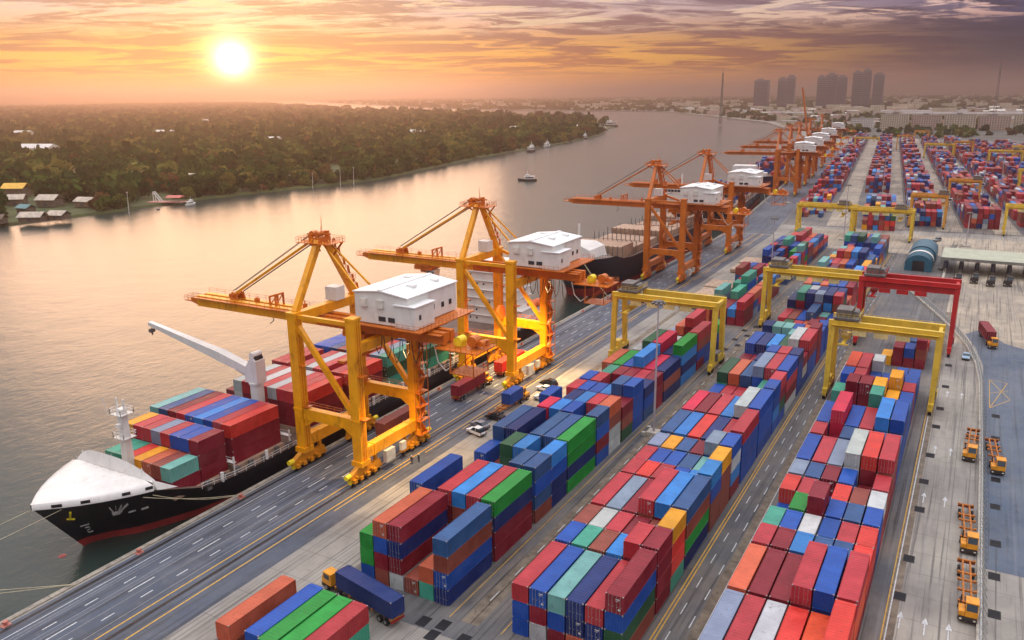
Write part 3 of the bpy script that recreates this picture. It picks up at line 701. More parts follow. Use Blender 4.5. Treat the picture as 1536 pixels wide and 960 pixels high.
        part('boom_tie', bm, Q, lambda b: [b.cb((XW - 5.0, 0, 50), (1.6, 3.4, 1.2))]); part('boom_tie', bm, Q, lambda b: b.cb((XW - 8.0, 0, 67), (1.6, 3.4, 1.0)))
        part('forestay', t, GREY, lambda b: b.beam((XW - 4.6, 0, 52), (XW - .9, 0, 44.2), .35, .35))
    def f(b):
        for y in (-1.15, 1.15): b.box(XW - 1.1, 22.0, y - .62, y + .62, 26.9, 29.1)
        for x in (0, 6, 12, 18, 21.5): b.box(x - .3, x + .3, -.53, .53, 27.2, 28.8)
    part('girder', t, Q if P is CY else P, f)
    part('girder_walkway', t, Q, lambda b: [b.box(XW, 22, -3.0, -1.9, 28.8, 28.9), rail_line(b, [(XW, -3.0, 28.9), (22, -3.0, 28.9)], step=2.0), b.box(21.0, 30, -3.4, 3.4, 26.5, 26.7), rail_line(b, [(21, -3.4, 26.7), (30, -3.4, 26.7), (30, 3.4, 26.7), (21, 3.4, 26.7)], step=1.1)])
    part('backstay', t, P, lambda b: [b.beam((XW + .6, y, 43.6), (9.5, y * 3.5, 29.4), .32, .32) for y in (-.8, .8)])
    part('tail_machinery', t, LAMPY, lambda b: [b.tube((24.4, -1.0, 27.7), (24.4, 1.0, 27.7), .85, 16), b.cb((24.4, 0, 26.95), (1.6, 1.8, .5))])
    part('tail_cabinet', t, Q, lambda b: [b.tube((27.4, -1.0, 28.0), (27.4, 1.0, 28.0), 1.0, 14), b.tube((28.9, -.6, 27.7), (28.9, .6, 27.7), .6, 12), b.cb((26, 2.4, 27.4), (1.4, 1.2, 1.4)), b.cb((28.4, 2.4, 27.2), (.9, .9, 1.0)), b.box(23.6, 28.8, -2.6, 2.6, 22.0, 22.15)] + [b.beam((x, y, 22.0), (x, y, 26.5), .16, .16) for x in (23.8, 28.6) for y in (-2.5, 2.5)] + [b.beam((23.8, -2.5, 22.1), (28.6, -2.5, 26.4), .12, .12), b.beam((23.8, 2.5, 22.1), (28.6, 2.5, 26.4), .12, .12), rail_line(b, [(23.6, -2.6, 22.1), (28.8, -2.6, 22.1), (28.8, 2.6, 22.1)], step=1.0)])
    # machinery house
    h = empty('machinery_house', (0, 0, 0), None, None); h.parent = t
    part('house_wall', h, HW, lambda b: [b.prism([(4.0, 29.9), (16.0, 29.9), (16.0, 35.3), (10, 36.1), (4.0, 35.5)], 1, -4.2, 11.8), b.box(13.4, 17.8, -4.6, 1.6, 29.8, 33.9)])
    part('house_roof', h, HR, lambda b: [b.prism([(3.7, 35.52), (10, 36.13), (16.3, 35.32), (16.3, 35.5), (10, 36.35), (3.7, 35.7)], 1, -4.5, 12.1), b.box(9.6, 10.4, -4.4, 12.0, 36.25, 36.5), b.box(13.1, 18.1, -4.9, 1.9, 33.92, 34.1), b.cb((12.6, 2, 36.2), (1.6, 1.2, .5)), b.cb((7.4, 8, 36.2), (1.4, 1.2, .5)), b.cb((13.2, 8.6, 36.1), (1.6, 1.0, .4))])
    for x in (9.4, 11.6): part('house_window', h, GL, lambda b: b.box(x, x + 1.6, -4.27, -4.19, 30.5, 31.4))
    for x in (5.4, 9.2): part('vent_hood', h, PALE, lambda b: b.prism([(x, 33.0), (x + 1.5, 33.0), (x + 1.5, 34.5), (x, 34.5)], 1, -4.7, -4.19))
    for y, z in ((3.4, 31.6), (6.6, 31.4), (9.2, 31.4)): part('house_vent', h, DK, lambda b: b.box(15.98, 16.06, y, y + .9, z, z + 1.0))
    part('annex_window', h, DK, lambda b: b.box(17.78, 17.86, -3.2, -2.6, 31.4, 32.3))
    part('house_platform', h, Q, lambda b: [b.box(3.2, 19.4, -5.4, 13.2, 29.5, 29.7), rail_line(b, [(16.2, 13.1, 29.7), (19.3, 13.1, 29.7), (19.3, -5.3, 29.7), (13, -5.3, 29.7)], step=1.2), b.beam((12.5, 12, 26.6), (12.5, 12, 29.5), .6, .6), b.beam((19, 4, 29.5), (13, 1.8, 26.9), .5, .5), b.beam((19, 12, 29.5), (13, 1.8, 27.2), .5, .5), b.beam((4, 12, 29.5), (4, 1.8, 27.2), .5, .5)])
    # electrical cabin near the waterside top, trolley and cab
    part('switch_cabin', t, HW, lambda b: b.box(-8.4, -5.6, 1.6, 4.2, 31.3, 34.0))
    part('service_hoist', t, GREY, lambda b: [b.beam((2.2, 5.2, 34.2), (2.2, 7, 34.2), .2, .2), b.tube((2.2, 6, 34), (2.2, 6, 31.5), .1, 5), b.cb((2.2, 6, 33.3), (.6, .6, 1.2))])
    tr = part('trolley', t, Q, lambda b: [b.box(-1.2, 4.0, -2.3, 2.3, 25.7, 26.7), b.box(-.8, 3.6, -2.6, -1.9, 26.7, 27.2), b.cb((1.4, 0, 25.3), (2.6, 2.4, .9))])
    part('operator_cab', tr, HW, lambda b: b.prism([(2.0, 23.0), (4.4, 23.3), (4.6, 25.6), (2.0, 25.6)], 1, -1.3, 1.3))
    part('cab_window', tr, GL, lambda b: [b.box(2.2, 4.3, -1.36, -1.31, 24.0, 25.2)])
    part('spreader', tr, Q, lambda b: [b.box(.2, 1.8, -5.8, 5.8, 21.4, 21.9), b.box(-.2, 2.2, -1.4, 1.4, 21.9, 22.6)] + [b.tube((x, y, 22.6), (x, y * .8, 25.4), .05, 5) for x in (0, 2) for y in (-1.2, 1.2)])
    for i, x in enumerate((6.4, 8.6, 10.6, 12.8, 15.0, 17.4)): part('festoon_cable', t, CAB, lambda b: b.path([(x, -2.0, 26.9), (x + .2, -2.0, 24.6 - i % 3 * .5), (x + .8, -2.0, 23.2 - i % 3 * .6), (x + 1.5, -2.0, 24.6 - i % 3 * .5), (x + 1.8, -2.0, 26.9)], .08, 5))
    part('supply_hose', t, PALE, lambda b: b.path([(20, -2, 26.8), (20.8, -2, 23.6), (22.4, -2, 22.2), (24.2, -2, 23.6)], .12, 6))
    if not boom_up: part('loose_cable', t, CAB, lambda b: b.path([(-24, 1.9, 26.9), (-23.4, 1.9, 25), (-24.6, 1.9, 24.2)], .09, 5))
    part('cable_reel', t, Q, lambda b: [b.tube((XW + 1.2, YF - 1.6, 14.0), (XW + 2.0, YF - 1.6, 14.0), 2.0, 20), b.tube((XW + .8, YF - 1.6, 14.0), (XW + 1.2, YF - 1.6, 14.0), .6, 10), b.beam((XW + .6, YF - 1.6, 12.4), (XW + 1.2, YF - 1.6, 14), .4, .4)])
    part('stair_tower', t, Q, lambda b: [b.beam((XL + 1.6, YF + 1.0 - (i % 2) * 2.0, 3.4 + i * 3.0), (XL + 1.6, YF - 1.0 + (i % 2) * 2.0, 6.2 + i * 3.0), .8, .14) for i in range(7)] + [b.beam((XL + 1.1 + q, YF + s, 3.2), (XL + 1.1 + q, YF + s, 25), .12, .12) for q in (0, 1.1) for s in (-1.5, 1.5)] + [b.box(XL + 1.05, XL + 2.25, YF - 1.6, YF + 1.6, 3.2 + i * 3.0, 3.3 + i * 3.0) for i in range(8)])
    part('electric_cabinet', t, PALE, lambda b: [b.box(XL + .9, XL + 1.7, -3.4, -.6, 1.6, 4.0), b.cb((XL + 1.3, 2.4, 3.0), (.7, 1.4, 1.7))])
    part('cable_tray', t, GREY, lambda b: [b.beam((XL + 1.05, YF + .4, 6.6), (XL + 1.05, YF + .4, 26), .2, .5)])
    # bogies on the rails
    for x in (XW, XL):
        for y in (YN, YF):
            o = 1 if y > 0 else -1
            g = part('bogie', t, CBOG if P is CY else P, lambda b: [b.prism([(y - 3.9, 1.5), (y + 3.9, 1.5), (y + 3.5, 2.2), (y + 1.2, 3.3), (y - 1.2, 3.3), (y - 3.5, 2.2)], 0, x - .5, x + .5)] + [b.prism([(y + c - 1.5, .75), (y + c + 1.5, .75), (y + c + .5, 1.55), (y + c - .5, 1.55)], 0, x - .38, x + .38) for c in (-1.9, 1.9)] + [b.cb((x + .75, y + c, 1.15), (.6, .8, .7)) for c in (-2.9, -1.1, .9, 2.9)] + [b.tube((x + .5, y + c, 1.7), (x + 1.0, y + c, 1.7), .28, 8) for c in (-2.2, 0, 2.2)] + [b.prism([(-o * .0 + y - o * 4.2 - 1.6, .8), (y - o * 4.2 + 1.6, .8), (y - o * 4.2 + .8, 2.6), (y - o * 4.2 - .8, 2.6)], 0, x - .42, x + .42), b.beam((x, y - o * 4.2, 2.4), (x, y - o * 4.2, 4.3), .6, .6)])
            for c in (-2.8, -1.0, 1.0, 2.8, -o * 3.5, -o * 4.9): part('wheel', g, RAIL, lambda b: b.tube((x - .22, y + c, .44), (x + .22, y + c, .44), .40, 14))
            part('buffer', g, LAMPY, lambda b: [b.tube((x, y + o * 3.4, 2.2), (x, y + o * 4.6, 2.2), .5, 10), b.cb((x, y + o * 3.5, 1.4), (.7, .5, 1.6))])
    if P is CY:                                            # lit working floodlights under the girder
        for x, y in ((1.5, -1.9), (1.5, 1.9), (14.0, -1.9)):
            fl = part('floodlight', t, GREY, lambda b: [b.tube((x, y, 26.2), (x, y, 26.75), .30, 12, .16)])
            part('lamp_lens', fl, emis('floodlight_lens', (1.0, .78, .42), 6.0), lambda b: b.tube((x, y, 26.16), (x, y, 26.195), .27, 12))
            ld = bpy.data.lights.new('floodlight_lamp', 'SPOT'); ld.energy = FLOOD; ld.color = (1.0, .66, .30); ld.spot_size = rad(95); ld.spot_blend = .9; ld.shadow_soft_size = .3
            lo = bpy.data.objects.new('floodlight_lamp', ld); COL.objects.link(lo); lo.parent = fl; lo.location = (x, y, 26.0)
    return t
FLOOD = 50000
def crane_at(proto, y, label, first=False, x0=-103.0):
    p = (x0, y) if y <= 430 else bent(x0, y)
    o = proto if first else copy_tree(proto)
    o.location = (p[0], p[1], .02); o.rotation_euler.z = 0 if y <= 430 else BEND
    tag(o, label, 'crane', 'ship-to-shore cranes along the quay'); return o
pY = make_crane(CY, CRUST)
crane_at(pY, 121.0, 'yellow quay crane with white machinery house, the one beside the bow of the container ship', True)
c2 = crane_at(pY, 179.6, 'yellow quay crane whose legs frame the white ship bridge, second along the quay')
for ch in c2.children:
    if ch.name.startswith('trolley'): ch.location.x = -25.0             # its trolley is run out over the water
pO = make_crane(CO, CO)
crane_at(pO, 312.5, 'orange quay crane standing over the navy bow, third along the quay', True)
crane_at(pO, 380.0, 'orange quay crane just behind the third one, fourth along the quay')
crane_at(pO, 612.0, 'hazy orange quay crane with boom lowered, fifth along the quay')
crane_at(pO, 752.0, 'hazy orange quay crane between the sixth crane and the raised boom')
crane_at(pO, 684.0, 'hazy orange quay crane close behind the fifth, sixth along the quay')
pU = make_crane(CO, CO, True)
crane_at(pU, 850.0, 'distant orange quay crane with its boom raised upright', True)
crane_at(pO, 1000.0, 'most distant orange quay crane, a small shape behind the raised boom')
# ================================================================== SHIPS
HULLB = mat('hull_black', (24, 27, 36), .4, var=.2, scale=.2, dirt=((60, 50, 46), .35)); HULLN = mat('hull_navy', (26, 30, 48), .45, var=.2, scale=.2, dirt=((70, 54, 50), .35))
BOOT = mat('boot_topping_red', (158, 52, 50), .5, var=.2, scale=.3, dirt=((80, 40, 36), .5)); SHIPW = mat('ship_white', (228, 224, 216), .45, var=.07, scale=.3, dirt=((176, 150, 128), .35))
DECK = mat('deck_steel', (112, 92, 80), .7, var=.25, scale=.3, dirt=((70, 50, 42), .5)); HATCH = mat('hatch_cover', (176, 146, 122), .7, var=.15, scale=.3, dirt=((110, 84, 66), .5)); ROPE = mat('mooring_rope', (196, 184, 150), .8)
def interp(x, pts):
    for (a, b), (c, d) in zip(pts, pts[1:]):
        if x <= c:
            t = max(0, (x - a) / (c - a)); return b + (d - b) * t
    return pts[-1][1]
def hull(ship, cx, ys, deckw, watw, deckz, m, boot_z):
    """lofted hull, bow towards -y"""
    for nm, lo, hi, mm in (('hull', boot_z, None, m), ('boot_topping', -4.5, boot_z, BOOT)):
        b = MB(); R = 9; rows = []
        for y in ys:
            dz = interp(y, deckz); wd = interp(y, deckw); ww = interp(y, watw); z1 = dz if hi is None else hi; row = []
            for s in range(2 * R + 1):
                j = abs(s - R) / R; sg = 1 if s >= R else -1
                z = lo + (z1 - lo) * j; f = (z - WZ) / (dz - WZ); f = max(-.15, f)
                w_ = ww + (wd - ww) * (max(0, f) ** 1.35) + (ww * f * .5 if f < 0 else 0)
                row.append((s, z, max(.02, w_) * sg))
            rows.append((y, row))
        # two sides as separate strips
        for sg in (-1, 1):
            vs = []; n = R + 1
            for y, row in rows:
                rr = row[R:] if sg > 0 else row[R::-1]
                for _, z, w_ in rr: vs.append((cx + (abs(w_) if sg > 0 else -abs(w_)), y + stem(z, rows[0][0]) * max(0, 1 - (y - rows[0][0]) / 14.0), z))
            fs = []
            for i in range(len(rows) - 1):
                for j in range(n - 1):
                    q = (i * n + j, (i + 1) * n + j, (i + 1) * n + j + 1, i * n + j + 1)
                    fs.append(q if sg > 0 else q[::-1])
            b.add(vs, fs)
        y = ys[-1]; dz = interp(y, deckz); wd = interp(y, deckw); ww = interp(y, watw); z1 = dz if hi is None else hi
        b.add([(cx - (ww if hi else wd), y, z1), (cx + (ww if hi else wd), y, z1), (cx + ww, y, lo), (cx - ww, y, lo)], [(0, 1, 2, 3)])
        b.build(nm, mm, ship, smooth=True)
def stem(z, y0): return STEM * max(0.0, min(1.2, (STEMZ - z) / (STEMZ - WZ)))
def deckplate(ship, cx, ys, deckw, deckz, drop=.25, name='deck'):
    b = MB(); vs = []
    for y in ys: w_ = max(.02, interp(y, deckw) - .15); z = interp(y, deckz) - drop; vs += [(cx - w_, y + .2, z), (cx + w_, y + .2, z)]
    b.add(vs, [(2 * i, 2 * i + 1, 2 * i + 3, 2 * i + 2) for i in range(len(ys) - 1)]); b.build(name, DECK, ship)
WOODB = mat('dunnage_wood', (120, 98, 74), .85)
# --- the feeder ship at the near berth
CXS = -126.0; STEM = 7.2; STEMZ = 7.2
ship = empty('container_ship', (0, 0, 0), 'black-hulled container ship with white bow at the near berth', 'ship')
ys = [67.4, 67.9, 68.8, 70.2, 72, 74, 76.5, 79, 82, 86, 91, 98, 106, 116, 135, 165, 195, 215, 226, 232]
dw = [(67.4, .1), (68, .9), (69, 2.0), (71, 4.1), (74, 6.5), (78, 9.1), (82, 11.0), (86, 11.9), (91, 12.2), (218, 12.2), (232, 11.0)]
ww = [(67.4, .05), (70, .1), (76, 1.6), (82, 4.6), (90, 8.4), (100, 11.0), (112, 12.1), (200, 12.1), (220, 10.5), (232, 7.5)]
dz = [(67.4, 7.2), (74, 7.0), (82, 6.8), (86, 5.4), (91, 3.6), (98, 2.9), (200, 2.9), (232, 4.2)]
hull(ship, CXS, ys, dw, ww, dz, HULLB, -1.55)
deckplate(ship, CXS, ys, dw, dz)
def whaleback(b):
    """white shield over the forecastle: rises from the bow rail to a raised curved rim"""
    rows = []; N = 14; yy = [67.2, 67.7, 68.6, 70, 72, 74.5, 77, 79.6, 81.6]
    for i, y in enumerate(yy):
        w_ = interp(y, dw) + .05; z0 = interp(y, dz) - .1; rise = interp(y, [(67.2, 1.06), (72, 1.5), (82, 2.4)])
        r = []
        for j in range(N + 1):
            a = -1 + 2 * j / N; prof = (1 - abs(a) ** 2.1)
            r.append((CXS + a * w_, y, z0 + 1.05 + (rise - 1.05) * prof))
        rows.append([(CXS - w_, y, z0)] + r + [(CXS + w_, y, z0)])
    n = N + 3; vs = [p for r in rows for p in r]
    b.add(vs, [(i * n + j, i * n + j + 1, (i + 1) * n + j + 1, (i + 1) * n + j) for i in range(len(rows) - 1) for j in range(n - 1)])
    b.add(rows[-1], [tuple(range(n))])
o = part('bow_shield', ship, SHIPW, whaleback); o.data.polygons.foreach_set('use_smooth', [True] * len(o.data.polygons))
def rim(b):
    pts = [(CXS + a * 10.2, 82.0 - 1.6 * (1 - a * a), 7.9 + 1.3 * (1 - abs(a) ** 2.1)) for a in [-1 + i / 9 for i in range(19)]]
    for p, q in zip(pts, pts[1:]): b.add([p, q, (q[0], q[1] + .5, q[2] + .2 + 2.1 * (1 - abs((q[0] - CXS) / 10.3) ** 3)), (p[0], p[1] + .5, p[2] + .2 + 2.1 * (1 - abs((p[0] - CXS) / 10.3) ** 3))], [(0, 1, 2, 3)])
    for i in range(2, 17, 2): p = pts[i]; b.prism([(p[1], p[2] - .2), (p[1] + 1.4, p[2] - .4), (p[1] + .5, p[2] + 1.8)], 0, p[0] - .06, p[0] + .06)
    for s in (-1, 1): b.add([(CXS + s * 10.2, 82.0, 6.6), (CXS + s * 11.0, 82.2, 6.6), (CXS + s * 11.8, 85.6, 6.0), (CXS + s * 10.2, 82.0, 8.4)], [(0, 1, 2, 3)] if s > 0 else [(3, 2, 1, 0)])
part('breakwater_rim', ship, SHIPW, rim)
for y, s in ((69.1, 1), (72.2, 1), (77.2, 1), (80.4, 1)):
    def f(b, y=y):
        x = CXS + interp(y, dw); x2 = CXS + interp(y + 1.1, dw); b.add([(x + .09, y, 7.2), (x2 + .09, y + 1.1, 7.2), (x2 + .09, y + 1.1, 7.75), (x + .09, y, 7.75)], [(0, 1, 2, 3)])
    part('fairlead_opening', ship, DK, f)
def f(b): b.beam((CXS, 85.1, 5), (CXS, 85.1, 18.4), 1.7, 1.5, 1.2, 1.1)
part('foremast', ship, SHIPW, f)
part('mast_platform', ship, SHIPW, lambda b: [b.box(CXS - 1.4, CXS + 1.4, 83.8, 86.4, z, z + .12) for z in (13.0, 17.4)] + [rail_line(b, [(CXS - 1.4, 83.8, z), (CXS + 1.4, 83.8, z), (CXS + 1.4, 86.4, z), (CXS - 1.4, 86.4, z), (CXS - 1.4, 83.8, z)], step=.9, r=.05) for z in (13.1, 17.5)] + [b.beam((CXS + s, 85, 18), (CXS + s, 85, 20.2), .25, .25) for s in (-.9, .9)] + [b.beam((CXS - 2.2, 84, 17), (CXS - 2.6, 83.6, 20.5), .08, .08), b.cb((CXS + .4, 83.9, 15.6), (.9, .7, .7))])
# deck crane
dc = empty('deck_crane', (0, 0, 0), None, None); dc.parent = ship
part('crane_post', dc, SHIPW, lambda b: [b.tube((CXS, 116.2, 2.6), (CXS, 116.2, 13.2), 1.35, 16), b.tube((CXS, 116.2, 13.2), (CXS, 116.2, 13.6), 1.6, 16)])
part('crane_housing', dc, SHIPW, lambda b: [b.prism([(CXS - 1.9, 13.6), (CXS + 1.6, 13.6), (CXS + 1.5, 18.4), (CXS + .3, 19.4), (CXS - 1.7, 16.6)], 1, 114.9, 117.5), b.tube((CXS + .4, 115, 19.5), (CXS + .4, 117.4, 19.5), .7, 10)])
part('jib', dc, SHIPW, lambda b: [b.beam((CXS - 1.6, 115.8, 16.2), (CXS - 9.5, 115.6, 18.3), 1.9, 1.7, 2.1, 2.0), b.beam((CXS - 9.5, 115.6, 18.3), (CXS - 30.2, 115.2, 22.6), 2.0, 1.9, 1.0, .8)])
part('jib_ram', dc, SHIPW, lambda b: [b.beam((CXS - 1.4, 115.8, 14.4), (CXS - 8.6, 115.6, 17.2), .45, .45)])
part('jib_winch', dc, DK, lambda b: [b.tube((CXS + .9, 115.2, 18.9), (CXS + .9, 117.2, 18.9), .55, 10)])
part('hook_block', dc, GREY, lambda b: [b.cb((CXS - 29.8, 115.2, 21.0), (.7, 1.2, .8)), b.tube((CXS - 29.8, 115.2, 21.2), (CXS - 29.8, 115.2, 22.4), .06, 5), b.tube((CXS - 29.8, 115.2, 20.7), (CXS - 29.8, 115.2, 19.9), .28, 8, .1)])
# coamings, lashing bridges, side passage clutter
part('hatch_coaming', ship, HATCH, lambda b: [b.box(CXS - 11, CXS + 11, y, y + 12.4, 2.6, 3.9) for y in (99.2, 113.4 + 5, 132.4, 146.4, 160.2, 174)] + [b.box(CXS - 7.5, CXS + 10.6, 85.6, 98, 3.0, 3.6)])
for y in (98.2, 112.6, 131.2, 145.4, 159.2, 173, 187):
    part('lashing_bridge', ship, SHIPW, lambda b: [b.beam((CXS + x, y, 2.6), (CXS + x, y, 6.4), .25, .25) for x in (-11.6, -6, 0, 6, 11.6)] + [b.box(CXS - 11.8, CXS + 11.8, y - .4, y + .4, 5.2, 5.3), rail_line(b, [(CXS - 11.8, y - .4, 5.3), (CXS + 11.8, y - .4, 5.3)], step=2)])
part('deck_rail', ship, SHIPW, lambda b: [rail_line(b, [(CXS + s * 12.4, 90, 3.7), (CXS + s * 12.4, 98, 2.9), (CXS + s * 12.4, 214, 2.9)], step=2.2, r=.05) for s in (-1, 1)])
for i in range(34): part('deck_fitting', ship, GREY, lambda b: b.cb((CXS + 11.6, 92 + i * 3.4, 3.3 + rnd.random() * .4), (.5 + rnd.random() * .5, .5 + rnd.random(), .7 + rnd.random())))
part('deck_vent', ship, SHIPW, lambda b: [b.tube((CXS + 11.9, 95 + i * 11, 2.9), (CXS + 11.9, 95 + i * 11, 4.7), .32, 8) for i in range(10)])
# bridge
br = empty('bridge_tower', (0, 0, 0), None, None); br.parent = ship
for i in range(7):
    z = 3.0 + i * 2.65; w_ = 8.6 if i < 6 else 9.2; e = 3.2 if i < 2 else 0
    part('deckhouse_level', br, SHIPW, lambda b: [b.box(CXS - w_ + 1 - e * .5, CXS + w_ + e, 209.5 + (i > 3) * .6, 221, z, z + 2.5), b.box(CXS - w_ + .6 - e * .5, CXS + w_ + .4 + e, 209.0 + (i > 3) * .6, 221.4, z + 2.52, z + 2.64)])
    part('window_row', br, GL, lambda b: [b.box(CXS - 6.4 + q * 2.3, CXS - 5.85 + q * 2.3, 209.44 + (i > 3) * .6, 209.52 + (i > 3) * .6, z + 1.2, z + 1.75) for q in ((0, 1, 4, 5), (1, 3, 6), (0, 2, 3, 5), (2, 5), (1, 2, 5), (0, 4))[i]] if i < 6 else [b.box(CXS - 8 + q * 1.75, CXS - 6.5 + q * 1.75, 209.99, 210.12, z + 1.0, z + 2.0) for q in range(10)])
part('bridge_wing', br, SHIPW, lambda b: [b.box(CXS - 12.6, CXS + 12.6, 210.4, 213.2, 18.8, 19.0), b.box(CXS - 12.6, CXS + 12.6, 210.4, 210.5, 19.0, 20.2)])
part('radar_mast', br, SHIPW, lambda b: [b.beam((CXS, 214, 21.6), (CXS, 214, 29), .8, .8, .3, .3), b.box(CXS - 2, CXS + 2, 213.6, 214.4, 25.6, 25.8), b.box(CXS - 1.6, CXS + 1.6, 213.2, 213.4, 27, 27.3)])
part('funnel', ship, mat('funnel_red', (178, 64, 50), .5), lambda b: b.prism([(CXS - 2.4, 5), (CXS + 2.4, 5), (CXS + 2.0, 20), (CXS - 2.0, 20)], 1, 222.5, 227))
part('lifeboat', ship, mat('lifeboat_orange', (232, 104, 30), .5), lambda b: [b.sphere((CXS + 11.2, 219, 8.4), 1.4, 12, 8), b.tube((CXS + 11.2, 216.5, 8.4), (CXS + 11.2, 221.5, 8.4), 1.3, 12)])
# marks on the bow: pale crest, name flecks, draught figure
MARK = mat('hull_mark_white', (190, 186, 180), .6, dirt=((60, 60, 66), .6))
def hx(y, z):
    d_, wd, w_ = interp(y, dz), interp(y, dw), interp(y, ww); f = max(0, (z - WZ) / (d_ - WZ)); return CXS + w_ + (wd - w_) * f ** 1.35
def hpt(y, z): return (hx(y, z) + .12, y + STEM * max(0, min(1.2, (STEMZ - z) / (STEMZ - WZ))) * max(0, 1 - (y - 67.4) / 14.0), z)
def f(b):
    def bar(p, q, w_): b.beam(hpt(*p), hpt(*q), .06, w_)
    for a in (-1.1, -.35, .35, 1.1): bar((77.0 + a * .5, 3.4), (77.0 + a * 1.2, 4.9), .34)
    bar((76.2, 3.2), (77.8, 3.2), .4); bar((76.4, 2.7), (77.6, 2.7), .3)
    bar((79.0, 2.5), (80.2, 2.65), .26); bar((81.2, 2.6), (82.2, 2.75), .34)
part('bow_crest', ship, MARK, f)
def f(b):
    for p, q in (((71.2, .9), (72.0, 1.0)), ((72.0, 1.0), (72.0, .4)), ((72.0, .4), (71.3, .2)), ((71.3, .2), (71.3, -.4)), ((71.3, -.4), (72.3, -.3)), ((70.6, 1.5), (72.2, 1.7))): b.beam(hpt(*p), hpt(*q), .05, .16)
part('draught_mark', ship, MARK, f)
part('bulbous_bow', ship, BOOT, lambda b: b.sphere((CXS - .2, 70.9, -3.55), 1.3, 14, 8, .5))
part('anchor', ship, LAMPY, lambda b: [b.beam(hpt(70.6, 5.6), hpt(70.0, 3.8), .3, .3), b.beam(hpt(69.6, 4.0), hpt(70.6, 3.7), .25, .25)])
# mooring lines
def sag(a, b, s, n=10):
    a = Vector(a); b = Vector(b); return [a.lerp(b, i / n) - Vector((0, 0, s * 4 * (i / n) * (1 - i / n))) for i in range(n + 1)]
for a, b, s, lb in (((-126.2, 68.0, 7.2), (-150, 30, -3), 1.0, 'pale mooring rope slanting from the bow tip down into the river'), ((-122.5, 71.5, 7.0), (-145, 34, -3), 1.2, 'second pale rope from the bow down into the river'),
                    ((-115.4, 79.6, 6.4), (-110.9, 96, .6), .5, 'rope from the bow shoulder to a bollard on the quay'), ((-115.0, 81.2, 6.2), (-110.9, 96, .6), .9, 'lower rope from the bow shoulder to the same bollard'),
                    ((-140, 50, -2.9), (-110.9, 63.5, .55), .2, 'wet rope lying across the water to the quay edge'), ((-140, 47, -2.9), (-110.9, 63.5, .55), .25, 'twin wet rope beside it across the water')):
    mb = MB(); mb.path(sag(a, b, s), .055, 5); tag(mb.build('mooring_rope', ROPE), lb, 'rope', 'mooring ropes')
# cargo on the near ship
def ship_bay(cx, y, ncol, x0, z0, cols, where, short):
    for c_, s in enumerate(cols):
        for t, c in enumerate(s):
            put(x0 + c_ * 2.5 + CW / 2, y, z0 + t * CH, 6.06 if short else 12.19, c, '%s %s container, %s tier, %s column from river, %s' % (CC[c][1], 'short' if short else 'long', ORD[t + 1], ORD[c_ + 1], where))
ship_bay(CXS, 85.6, 7, -133.2, 3.65, ['RT', 'RT', 'Rr', 'RY', 'RO', 'RK', 'RQ'], 'bay behind ship foremast', True)
ship_bay(CXS, 91.9, 8, -135.8, 3.65, ['RRY', 'RRP', 'RRP', 'BNC', 'RRP', 'RRB', 'RRB', 'RRR'], 'ship bay with yellow box', True)
ship_bay(CXS, 99.5, 9, -138.2, 3.95, ['BNQ', 'BNS', 'RRR', 'RRP', 'NNB', 'BBL', 'BBB', 'YWP', 'RRr'], 'bay before ship crane', False)
ship_bay(CXS, 118.6, 9, -138.2, 3.95, ['RR', 'WWW', 'RRP', 'RWW', 'RPP', 'RRW', 'RRP', 'RRP', 'RRr'], 'bay behind ship crane', False)
ship_bay(CXS, 132.6, 9, -138.2, 3.95, ['RRP', 'RWP', 'WW', 'KKP', 'RWW', 'RRP', 'RP', 'RRP', 'RRr'], 'second bay behind ship crane', False)
ship_bay(CXS, 146.6, 9, -138.2, 3.95, ['BBB', 'BBB', 'BNS', 'RRK', 'NNB', 'RRP', 'RRP', 'BBC', 'TgT'], 'third bay behind ship crane', False)
ship_bay(CXS, 160.4, 9, -138.2, 3.95, ['BL', 'BB', 'RP', 'RRK', 'BB', 'RR', 'BBC', 'RK', 'Tg'], 'fourth bay behind ship crane', False)
ship_bay(CXS, 174.4, 9, -138.2, 3.95, ['RR', 'RB', 'RP', 'RK', 'B', 'R', 'R', 'g', 'g'], 'aftmost ship bay', False)

# --- the second ship, high out of the water
CX2 = -127.5; STEM = 15.; STEMZ = 13.2
ship2 = empty('container_ship', (0, 0, 0), 'navy-hulled ship with open hatches and white forecastle behind the second crane', 'ship')
y0 = 263.0
ys2 = [y0 + v for v in (0, .6, 1.6, 3.2, 5.5, 8.5, 12, 16, 21, 28, 38, 60, 90, 120, 140, 150)]
dw2 = [(y0, .1), (y0 + 1, 2.6), (y0 + 4, 6.8), (y0 + 9, 10.6), (y0 + 16, 12.6), (y0 + 24, 13), (y0 + 135, 13), (y0 + 150, 11.5)]
ww2 = [(y0, .05), (y0 + 4, .2), (y0 + 12, 3.2), (y0 + 24, 8.6), (y0 + 40, 12.2), (y0 + 60, 12.8), (y0 + 120, 12.8), (y0 + 150, 8)]
dz2 = [(y0, 13.2), (y0 + 24, 12.0), (y0 + 30, 9.2), (y0 + 150, 9.2)]
hull(ship2, CX2, ys2, dw2, ww2, dz2, HULLN, .2)
deckplate(ship2, CX2, ys2, dw2, dz2)
part('forecastle', ship2, SHIPW, lambda b: [b.prism([(CX2 - 7.5, 11.6), (CX2 + 7.5, 11.6), (CX2 + 6.4, 15.2), (CX2 + 3, 16.6), (CX2 - 3, 16.6), (CX2 - 6.4, 15.2)], 1, y0 + 11, y0 + 25), b.beam((CX2, y0 + 16, 16), (CX2, y0 + 16, 24), .6, .6)])
